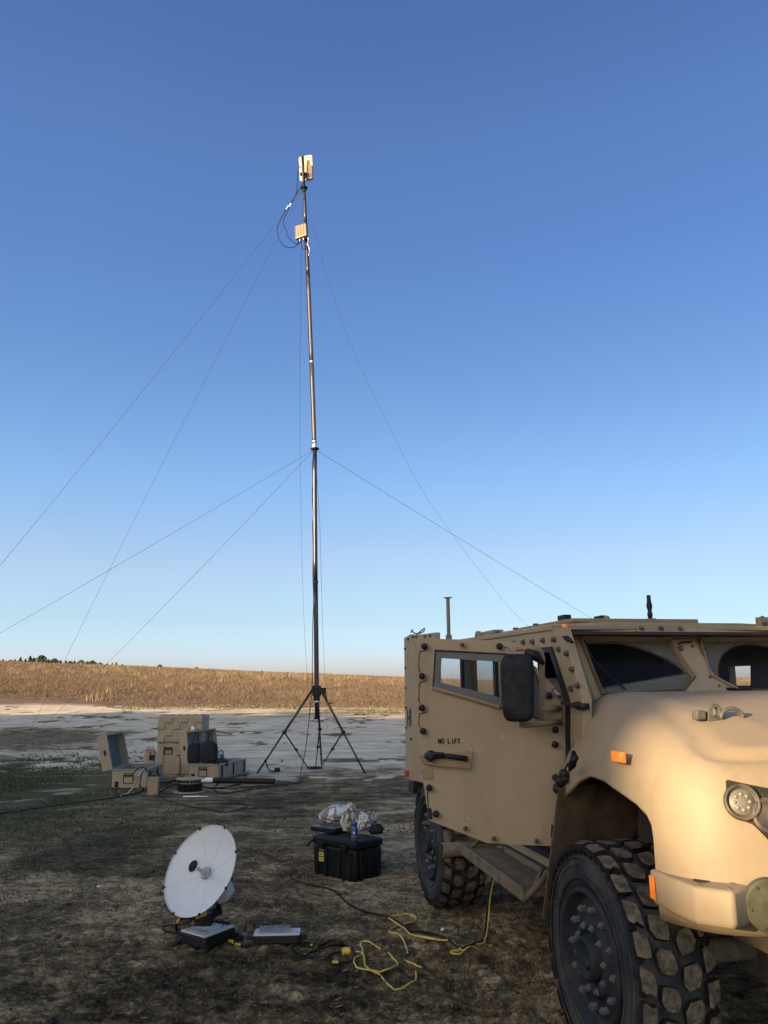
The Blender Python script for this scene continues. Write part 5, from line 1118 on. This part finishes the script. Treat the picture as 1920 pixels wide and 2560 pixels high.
# reel
q = gr(471,1983); rl = empty('cable_reel', q, 0, 'low cable reel wound with black cable lying on its flange', 'cable reel')
MB().lathe([(.001,.01),(.30,.01),(.305,.02),(.30,.03),(.001,.03)], (0,.1,0), (0,0,1), 40).obj('reel_flange', CASE, rl)
m = MB()
for k in range(5): m.lathe([(.20,.035+.026*k),(.228,.04+.026*k),(.236,.048+.026*k),(.228,.058+.026*k),(.20,.06+.026*k)], (0,.1,0), (0,0,1), 36, cap=False)
m.obj('wound_cable', BCAB, rl, smooth=True)
MB().lathe([(.20,.17),(.20,.235),(.19,.24),(.17,.24)], (0,.1,0), (0,0,1), 32).obj('reel_hub', CASE, rl)
for k in range(9):
    a = -math.pi+.18+k*.35; MB().box((.203*math.cos(a), .1+.203*math.sin(a), .205), (.05,.02,.035), zrot(a+math.pi/2)).obj('hub_slot', BLK, rl)
MB().lathe([(.001,.245),(.27,.245),(.275,.252),(.27,.26),(.001,.26)], (0,.1,0), (0,0,1), 40).obj('reel_flange', CASE, rl)
# long tube
a, b_ = gr(504,1957,.055), gr(686,1960,.055); tb = empty('long_tube', a, 0, 'long black tube with a white end lying in front of the open cases', 'tube')
MB().cyl((0,0,0), (b_-a)*.17, .05).obj('white_sleeve', WHITEP, tb, smooth=False); MB().cyl((b_-a)*.165, (b_-a), .056, n=20).obj('black_tube', BLK, tb)
a = gp(566,1893,.32); b_ = gp(552,1881,.50); tb = empty('short_tube', a, 0, 'short pale tube with a black ring sticking up out of the long case', 'tube')
MB().cyl((0,0,-.25), (b_-a), .05).obj('tube_body', GREYP, tb); MB().lathe([(.058,-.06),(.058,.0),(.04,.002),(.04,-.05),(.001,-.05)], b_-a, (b_-a), 18, cap=False).obj('tube_ring', BLK, tb)
# paper
q = gr(481,1993); pp = empty('white_sheet', q, R(3), 'white board with a thin stick lying in front of the cable reel', 'sheet')
MB().box((-.03,0,.012), (.27,.09,.012)).obj('white_board', WHITEP, pp); MB().cyl((.08,-.02,.012), (.29,-.04,.012), .007, n=6).obj('stick', WHITEP, pp)
# soft lumps
def blob(name, c, size, seed, mt_, par=None, amp=.25, fr=2.2, flat=True, sub=4, crease=0, sq=1.0):
    bm = bmesh.new(); bmesh.ops.create_icosphere(bm, subdivisions=sub, radius=1); co = np.array([v.co[:] for v in bm.verts])
    n = fbm(co[:,0]*fr+seed*7.3+co[:,2]*1.7, co[:,1]*fr+seed*3.1-co[:,2]*1.3, seed, 4)-.5
    if crease: n = n - crease*np.abs(fbm(co[:,0]*fr*2+co[:,2]*3+seed, co[:,1]*fr*2-co[:,2]*2, seed+5, 3)-.5)*2
    r = 1+n*amp*2
    for i, v in enumerate(bm.verts):
        p = v.co*float(r[i]); 
        if flat and p.z < -.75: p.z = -.75
        if sq != 1.0: p = Vector([math.copysign(abs(c_)**sq, c_) for c_ in p])
        v.co = Vector((p.x*size[0]/2, p.y*size[1]/2, p.z*size[2]/2))
    me = bpy.data.meshes.new(name); bm.to_mesh(me); bm.free(); me.materials.append(mt_)
    for p in me.polygons: p.use_smooth = True
    o = bpy.data.objects.new(name, me); COL.objects.link(o); o.location = c
    if par: o.parent = par
    return o
for (u, v, sz, sd, lab) in ((485,1884,(.28,.18,.44),3,'slim black bag hanging in the lid, left of the fuller one'),(522,1882,(.36,.22,.46),8,'fuller black bag hanging in the lid of the long case')):
    c = at_depth(u, v, 16.9); bg_ = empty('black_bag', c, 0, lab, 'bag', 'black bags in the raised lid')
    blob('bag_body', (0,0,0), sz, sd, BAGB, bg_, .24, 2.2, crease=.7, sq=.6)
    MB().tube([(-.05,0,.15),(-.03,.03,.30),(.0,.05,.38)], .012, 6).tube([(.06,0,.15),(.05,.03,.28),(.02,.05,.38)], .010, 6).obj('bag_strap', BAGB, bg_, smooth=True)
b_ = gp(556,1914,.28)
o = blob('black_bag', gp(553,1908,.30), (.34,.3,.2), 12, BAGB, None, .25, 2, crease=.5); tag(o, 'low black bundle lying inside the long open case', 'bag')

# ============================================================ BLACK CASE WITH THINGS ON IT
A_, B_, C_ = gr(781,2182), gr(890,2206), gr(958,2187); zt = at_depth(887,2107,B_.y).z; hC = zt-B_.z
A_.z = C_.z = B_.z; ux = (B_-A_); vy = (C_-B_)
ux2 = ux.normalized(); vy2 = (vy - ux2*vy.dot(ux2)); W_, D_ = ux.length, vy2.length
bc = empty('black_case', A_, math.atan2(ux.y, ux.x), 'big black plastic case on the dirt with clothing on its lid', 'equipment case')
MB().box((W_/2, D_/2, hC*.40), (W_*.97, D_*.97, hC*.80), taper=1.02).obj('case_body', BLK_C, bc, bevel=.025, seg=3)
MB().box((W_/2, D_/2, hC*.90), (W_*1.02, D_*1.02, hC*.20)).obj('case_lid', BLK_C, bc, bevel=.02, seg=3)
for x_ in (.12,.32,.62,.86): MB().box((W_*x_, .0, hC*.38), (.035,.02,hC*.74)).obj('body_rib', BLK_C, bc, bevel=.006)
for y_ in (.2,.5,.8): MB().box((W_*.99, D_*y_, hC*.38), (.02,.035,hC*.72)).obj('body_rib', BLK_C, bc, bevel=.006)
for x_ in (.22,.75): MB().box((W_*x_, -.012, hC*.80), (.09,.03,.07)).obj('case_latch', BLK_C, bc, bevel=.008)
MB().box((W_*1.01, D_*.5, hC*.62), (.03,.16,.05)).obj('case_handle', BLK_C, bc, bevel=.008)
MB().tube([(-.01,.02,hC*.88),(-.05,.0,hC*.80),(-.07,-.01,hC*.70)], .012, 6).obj('handle_strap', BLK_C, bc)
for k, z_ in enumerate((.215,.165)):
    MB().box((W_*.20, .004, z_), (.075,.004,.040)).obj('yellow_label', mat('label_yellow', (.52,.44,.03), .5) if k == 0 else bpy.data.materials['label_yellow'], bc)
    MB().box((W_*.20, .001, z_+.006), (.05,.002,.005)).box((W_*.20, .001, z_-.006), (.045,.002,.005)).obj('label_print', BLK, bc)
for k in range(5): MB().box((W_*.20-.035+.017*k, .003, .26-.001*k), (.012,.003,.010)).obj('small_print', GREYP, bc)
TOP = A_.z+hC; BCM = Matrix.Translation(A_) @ Matrix.Rotation(bc.rotation_euler[2], 4, 'Z')
def on_top(u, v, dz=0): p = gp(u, v, TOP); return Vector((p.x, p.y, TOP+dz))
q = on_top(822, 2078); lp_ = empty('laptop', q, bc.rotation_euler[2]+R(4), 'flat closed black computer lying on the left of the black case', 'laptop')
MB().box((0,.03,.022), (.36,.27,.04)).obj('laptop_base', BLK_C, lp_, bevel=.008); MB().box((0,.03,.049), (.36,.27,.012)).obj('laptop_lid', mat('blue_black', (.02,.026,.045), .3), lp_, bevel=.004)
def cloth(name, u, v, dz, sx_, sy_, sz_, seed, mt_, lab, amp=.3, rz=0, tilt=0):
    o = blob(name, on_top(u, v, dz), (sx_, sy_, sz_), seed, mt_, None, amp, 1.5, True, 5, crease=.45); o.rotation_euler = (0, tilt, rz); tag(o, lab, 'clothing', 'camouflage clothing on the black case'); return o
cloth('folded_jacket', 842, 2064, .125, .42, .30, .20, 5, CAMO, 'pale camouflage jacket lying folded on the closed computer', .16, .2, -.12)
cloth('jacket_sleeve', 872, 2079, .13, .16, .18, .34, 9, CAMO2, 'pale camouflage sleeve hanging down behind the bottle', .3, .3, .25)
cloth('rolled_shirt', 902, 2078, .09, .24, .2, .20, 14, CAMO, 'pale camouflage bundle with dark rings right of the bottle', .3, -.3, 0)
cloth('dark_pouch', 926, 2074, .10, .16, .2, .19, 21, CAMO2, 'tan and dark cloth bundle at the right end of the black case', .35, 0, .2)
o = blob('dark_glove', on_top(941, 2083, .035), (.17,.14,.12), 31, BAGB, None, .3, 2.5, True, 4, .8); tag(o, 'dark glove on the right corner of the black case', 'glove')
g_ = on_top(913, 2088, .09); gg = empty('goggles', g_, 0, 'pair of round rimmed goggles leaning on the pale bundle', 'goggles')
for dx in (-.03, .035): MB().tube([Vector((dx+.032*math.cos(a), -.02, .0+.040*math.sin(a))) for a in np.linspace(0, 2*math.pi, 20)], .004, 5, caps=False).obj('goggle_rim', BLK, gg)
q = on_top(886.5, 2103); bt = empty('drink_bottle', q, 0, 'small dark drink bottle with a bright blue cap standing on the black case', 'bottle')
MB().lathe([(.030,0),(.034,.008),(.034,.10),(.033,.125),(.027,.14),(.022,.15)], (0,0,0), (0,0,1), 20).obj('bottle_body', BOTT, bt, smooth=True)
MB().lathe([(.0345,.075),(.0345,.12)], (0,0,0), (0,0,1), 20, cap=False).obj('blue_band', BLUE, bt, smooth=True)
MB().lathe([(.0347,.045),(.0347,.058)], (0,0,0), (0,0,1), 20, cap=False).obj('orange_band', mat('orange_print', (.30,.08,.04), .5), bt, smooth=True)
MB().box((-.006,-.034,.088), (.016,.004,.022)).obj('white_print', WHITEP, bt)
MB().lathe([(.026,.148),(.030,.152),(.030,.178),(.026,.186),(.001,.188)], (0,0,0), (0,0,1), 20).obj('bottle_cap', BLUE, bt, smooth=True)

# ============================================================ SATELLITE DISH
base_c = gp(519, 2318, .13); dsh = empty('satellite_dish', (base_c.x, base_c.y, gz(base_c.x, base_c.y)), 0, 'white segmented dish terminal on a black base facing left', 'satellite dish')
DO_ = dsh.location.copy(); dlc = lambda p: Vector(p)-DO_
hub = at_depth(516, 2184, base_c.y-.02); vw = ray(490, 2172)
th_ = R(47.5); axd = (RC*-.872+UC*.489)*math.sin(th_) - vw*math.cos(th_); axd.normalize()
e1 = axd.orthogonal().normalized(); e2 = axd.cross(e1); Rd, fl = .338, .37
def dpt(r_, a, off=0.0): return dlc(hub)+axd*(r_*r_/(4*fl)+off)+(e1*math.cos(a)+e2*math.sin(a))*r_
NG = 8; a_off = .35
for g_ in range(NG):
    a0 = a_off+2*math.pi*g_/NG+.0006; a1_ = a_off+2*math.pi*(g_+1)/NG-.0006; rows = [[dpt(r_, a) for a in np.linspace(a0, a1_, 9)] for r_ in np.linspace(.03, Rd, 14)]
    o = MB().grid(rows).obj('dish_panel', WHITE, dsh, smooth=True, fix=False)
    MB().tube([dpt(r_, a1_+.0006, .0006) for r_ in np.linspace(.05, Rd, 12)], .0007, 4).obj('panel_seam', GREYP, dsh)
    p = dpt(Rd+.004, a1_+.004, .002); MB().box(p, (.018,.018,.018)).obj('rim_clip', BLK, dsh, bevel=.003)
bkr = [[dpt(r_, a, -.009) for a in np.linspace(0, 2*math.pi, 49)] for r_ in np.linspace(.01, Rd, 12)]; MB().grid(bkr).obj('dish_backing', WHITE, dsh, smooth=True)
rm = [dpt(Rd+.001, a, .003) for a in np.linspace(0, 2*math.pi, 97)]; MB().tube(rm, .0045, 6, caps=False).obj('dish_rim', WHITE, dsh, smooth=True)
fd = empty('feed', (0,0,0)); fd.parent = dsh; hl = dlc(hub)
MB().lathe([(.044,.0),(.046,.014),(.040,.024),(.034,.026)], hl, axd, 28).obj('feed_flange', GREYP, fd, smooth=False)
MB().lathe([(.015,.02),(.017,.035),(.013,.045),(.013,.115),(.020,.132),(.034,.145)], hl, axd, 20).obj('feed_tube', WHITE, fd, smooth=True)
MB().lathe([(.034,.142),(.048,.150),(.051,.157),(.048,.162)], hl, axd, 32).obj('sub_reflector_ring', WHITE, fd, smooth=True)
MB().lathe([(.045,.160),(.040,.165),(.001,.166)], hl, axd, 32).obj('sub_reflector', mat('feed_dark', (.016,.016,.022), .8, spec=.1), fd, smooth=True)
bk = at_depth(556, 2215, base_c.y+.16); fw_ = Matrix((e1, e2, axd)).transposed()
MB().box(dlc(at_depth(556, 2216, base_c.y+.13)), (.10,.26,.20), Matrix.Rotation(R(-25), 3, 'Y')).obj('rear_housing', WHITE, dsh, bevel=.02)
pv = dlc(at_depth(524, 2265, base_c.y+.03)); bt_ = dlc(gp(511, 2312, .14))
MB().tube([hl-axd*.05, hl-axd*.16+Vector((.01,.02,-.04)), pv-axd*.10, bt_+Vector((0,0,.05)), bt_], [.04,.045,.042,.05,.055], 12).box(bt_+Vector((0,0,.05)), (.13,.13,.09)).obj('pedestal', BLK, dsh, bevel=.012)
MB().box(dlc(at_depth(503,2288,base_c.y-.10)), (.085,.03,.028), Matrix.Rotation(R(-20), 3, 'Y')).obj('yellow_tag', YEL, dsh, bevel=.004)
bcn = [gp(u, v, .125) for u, v in ((452.5,2317),(526,2296),(587,2306),(513,2334))]
MB().plate([dlc(Vector((p.x,p.y,DO_.z+.115))) for p in bcn], (0,0,.012)).obj('base_top', WHITE, dsh, bevel=.003)
cen = sum(bcn, Vector())/4; ex = [cen+(p-cen)*1.03 for p in bcn]
MB().plate([dlc(Vector((p.x,p.y,DO_.z+.035))) for p in ex], (0,0,.078)).obj('base_body', BLK, dsh, bevel=.01)
q0, q1, q2, q3 = [dlc(Vector((p.x,p.y,DO_.z+.128))) for p in bcn]
for k in range(11):
    t_ = .07+k*.045; a = q0.lerp(q3, .10+t_*.9); b_ = a+(q1-q0)*.30; MB().box((a+b_)/2+Vector((0,0,.006)), ((b_-a).length,.004,.014), zrot(math.atan2((b_-a).y,(b_-a).x))).obj('cooling_fin', WHITE, dsh)
MB().plate([q1.lerp(q2,.02)+Vector((0,0,.0)), q1.lerp(q2,.8), q1.lerp(q2,.8)+(q0-q1)*.06, q1+(q0-q1)*.06], (0,0,.02)).obj('base_rail', BLK, dsh)
MB().tube(smooth_path([q2.lerp(q0,.40)+Vector((0,0,.01)), q2.lerp(q0,.33)+Vector((0,0,.05)), q2.lerp(q0,.26)+Vector((.02,.02,.03)), q2.lerp(q0,.30)+Vector((.03,-.05,.01))], 5), .003, 5).obj('cap_lanyard', BCAB, dsh, smooth=True)
MB().cyl(q3.lerp(q1,.25)+Vector((-.02,0,0)), q3.lerp(q1,.25)+Vector((-.02,0,.008)), .03, n=16).obj('base_cap', GREYP, dsh)
for p in ex:
    f_ = dlc(Vector((p.x, p.y, 0))); f_.z = gz(p.x, p.y)-DO_.z
    MB().tube([Vector((f_.x*.95, f_.y*.95, .06)), f_*1.12+Vector((0,0,.03))], .016, 8).lathe([(.035,0),(.035,.015),(.02,.03)], f_*1.12, (0,0,1), 12).obj('base_foot', BLK, dsh)
def dcab(nm, pts, r_, mt_=BCAB):
    q = smooth_path([dlc(gp(u, v, z)) for u, v, z in pts], 6); return MB().tube(q, r_, 7).obj(nm, mt_, dsh, smooth=True)
dcab('dish_cable', [(500,2300,.19),(480,2296,.20),(458,2296,.20),(446,2302,.17),(441,2312,.11),(442,2328,.05),(450,2342,.03),(470,2345,.03),(492,2346,.05)], .010)
dcab('dish_cable', [(478,2303,.16),(450,2312,.09),(420,2313,.04),(406,2320,.03),(415,2328,.03),(445,2332,.03)], .007)
for a, b_ in (((450,2298,.19),(443.5,2306,.15)), ((453,2342,.035),(466,2344.5,.035))): dcab('yellow_band', [a, b_], .013, YEL)
# power unit beside the dish
q = gr(691, 2366); pu = empty('power_unit', q, R(2.5), 'white finned power unit lying on the dirt right of the dish', 'power unit')
MB().box((0,.07,.038), (.345,.15,.06)).obj('unit_body', BLK, pu, bevel=.01); MB().box((0,.07,.074), (.35,.152,.014)).obj('unit_top', WHITE, pu, bevel=.004)
for k in range(17): MB().box((-.135+.0142*k, .08, .092), (.0035,.12,.030)).obj('cooling_fin', WHITE, pu)
MB().cyl((.15,.04,.08), (.15,.04,.084), .008, n=10).obj('indicator', BLUE, pu); MB().box((.195,.07,.04), (.06,.05,.035)).box((-.20,.07,.04), (.06,.05,.03)).obj('unit_plug', BLK, pu, bevel=.006)
def f4(x, y): return (550+x/3.016, 2200+y/3.016)
G4 = lambda L_: [f4(*p) for p in L_]
gcab('power_lead', G4([(30,420),(60,460),(160,490),(210,492),(255,490)]), .009, BCAB, 'black lead with yellow bands between the dish and the power unit')
for a, b_ in (((66,462),(108,476)), ((118,480),(156,490))):
    o = gcab('yellow_band', G4([a, b_]), .0125, YEL, 'yellow band round the lead beside the dish, %s one' % ('left' if a[0] < 100 else 'right'), 'band')
gcab('power_lead', G4([(590,482),(650,488),(700,490),(740,492),(780,485),(820,465),(860,460),(895,475),(920,490),(955,515),(990,548),(1010,580),(1015,605),(985,625),(895,633),(850,630),(815,605),(830,585),(870,574),(915,570)]), .008, BCAB, 'black lead looping from the power unit to the yellow connector')
gcab('black_cable', G4([(905,505),(850,515),(760,535),(690,555),(640,590),(560,600),(555,612),(600,612),(700,600),(760,605),(815,607)]), .007, BCAB, 'thin black lead in a long flat loop before the power unit')
gcab('velcro_tie', G4([(885,508),(925,500)]), .016, BLK, 'black tie holding the leads right of the power unit', 'tie')
gcab('yellow_band', G4([(850,630),(893,633)]), .012, YEL, 'yellow band on the black lead just below the yellow connector', 'band')
gcab('yellow_band', G4([(680,489),(698,490)]), .011, YEL, 'short yellow band on the lead leaving the power unit', 'band')
gcab('yellow_connector', G4([(920,572),(950,570),(985,570)]), .026, YEL, 'fat bright yellow plug joining the black lead and yellow cord', 'connector')
ycord = G4([(985,570),(1030,565),(1078,572),(1090,610),(1092,640),(1108,668),(1140,695),(1190,712),(1225,750),(1250,785),(1300,818),(1350,822),(1400,808),(1445,785),(1470,765),(1480,735),(1477,710)])
gcab('extension_cord', ycord, .0064, YCAB, 'yellow cord running from the plug in a wide loop to the right', 'extension cord', 'coils of the yellow cord')
gcab('extension_cord', G4([(1210,520),(1160,490),(1110,470),(1062,474),(1066,510),(1080,548),(1065,580),(1025,605),(1010,640),(1035,670),(1110,690),(1200,700),(1280,685),(1335,650),(1342,620),(1300,580),(1270,548)]), .0064, YCAB, 'yellow cord loop crossing beside the yellow plug', 'extension cord', 'coils of the yellow cord')
gcab('extension_cord', G4([(1415,562),(1405,515),(1390,470),(1350,418),(1290,405),(1275,385),(1340,345),(1440,325),(1480,303),(1455,280),(1390,270),(1300,280)]), .0064, YCAB, 'yellow cord hook curling at the top of the tangle', 'extension cord', 'coils of the yellow cord')
gcab('extension_cord', G4([(1400,620),(1455,640),(1520,655)]), .0064, YCAB, 'short straight piece of yellow cord showing out of the dirt', 'extension cord', 'coils of the yellow cord')
c3 = lambda x, y: (1000+x/3.318, 1980+y/3.318)
hang = [(1211,2352,.02),(1214,2338,.05),(1219,2300,.17),(1222,2262,.29),(1225,2236,.37),(1232,2200,.47),(1240,2182,.52),(1270,2160,.60),(1300,2132,.70),(1322,2108,.80)]
def hp_(off): 
    out = []
    for i, (u, v, z) in enumerate(hang): p = at_depth(u+off, v, float(np.interp(i, [0, 9], [hy0, hy1]))); out.append(p)
    return out
hy0 = gp(1211,2355).y; hy1 = hy0+.75
def both(name, pts_ground, off, r_, mt_, lab):
    P = smooth_path([gr(*p, r_) for p in pts_ground], 7); P = mouse(P, r_)
    Q = smooth_path([P[-1]]+hp_(off)[1:], 7); o = MB().tube(P+Q[1:], r_, 7).obj(name, mt_, None, smooth=True); return tag(o, lab, 'cable' if mt_ is BCAB else 'extension cord')
both('extension_cord', G4([(1272,305),(1340,345),(1385,370),(1430,405),(1500,432),(1580,452),(1659,465)])+[c3(100,1190),c3(250,1235),c3(380,1245),c3(440,1265),c3(500,1310),c3(525,1330),c3(480,1350),c3(420,1330),c3(500,1322),c3(560,1318),c3(620,1290),c3(690,1275),(1211,2354)], 1.5, .0064, YCAB, 'yellow cord hanging from the truck step and snaking left over the dirt')
both('black_cable', [(712,2180),(735,2202)]+G4([(640,30),(700,44),(760,55),(830,75),(870,95),(915,140),(960,185),(1050,230),(1120,248),(1200,265),(1270,295),(1330,330),(1430,388),(1500,396),(1560,402)])+[c3(300,1195),c3(390,1240),c3(440,1275),c3(500,1305),c3(560,1312),c3(630,1285),c3(680,1240),c3(705,1205)], -2.5, .009, BCAB, 'long black cable from the black case across the dirt to the truck')

def weed(u, v, sc, lab):
    p = gr(u, v); rr_ = random.Random(int(u)); m = MB()
    for k in range(9):
        a = rr_.uniform(0, 6.28); l = sc*rr_.uniform(.5, 1); m.tube([p, p+Vector((math.cos(a)*l*.3, math.sin(a)*l*.3, l*.7)), p+Vector((math.cos(a)*l*.75, math.sin(a)*l*.75, l*.95))], [.004, .003, .001], 4)
    tag(m.obj('dry_weed', WEED, None), lab, 'weed', 'small dry weeds on the open ground')
WEED = mat('weed_stem', (.07, .058, .035), .9, var=.3)
weed(690, 2262, .11, 'dark dry weed tuft right of the dish, beyond the power unit')
weed(634, 2318, .10, 'small dry weed just right of the dish base')
weed(612, 2332, .08, 'lowest dry weed between the dish base and the power unit')
weed(420, 2048, .12, 'dark weed tuft on the dirt beyond the dish, toward the reel')
weed(705, 1908, .14, 'small weed on the sand between the left tripod legs')
weed(1050, 2090, .10, 'dry weed beside the rear wheel of the truck')
# a few twigs and bits on the dirt
for i, (u, v) in enumerate(((247,2214),(1107,2330),(300,2050))):
    q = gr(u, v, .01); o = MB().box(q, (.035,.02,.012), zrot(i)).obj('white_pebble', WHITEP, None, bevel=.003); tag(o, ['small white chip on the dark dirt left of the dish','small pale chip beside the black cable near the truck','small pale chip on the dirt below the grey cable'][i], 'pebble')
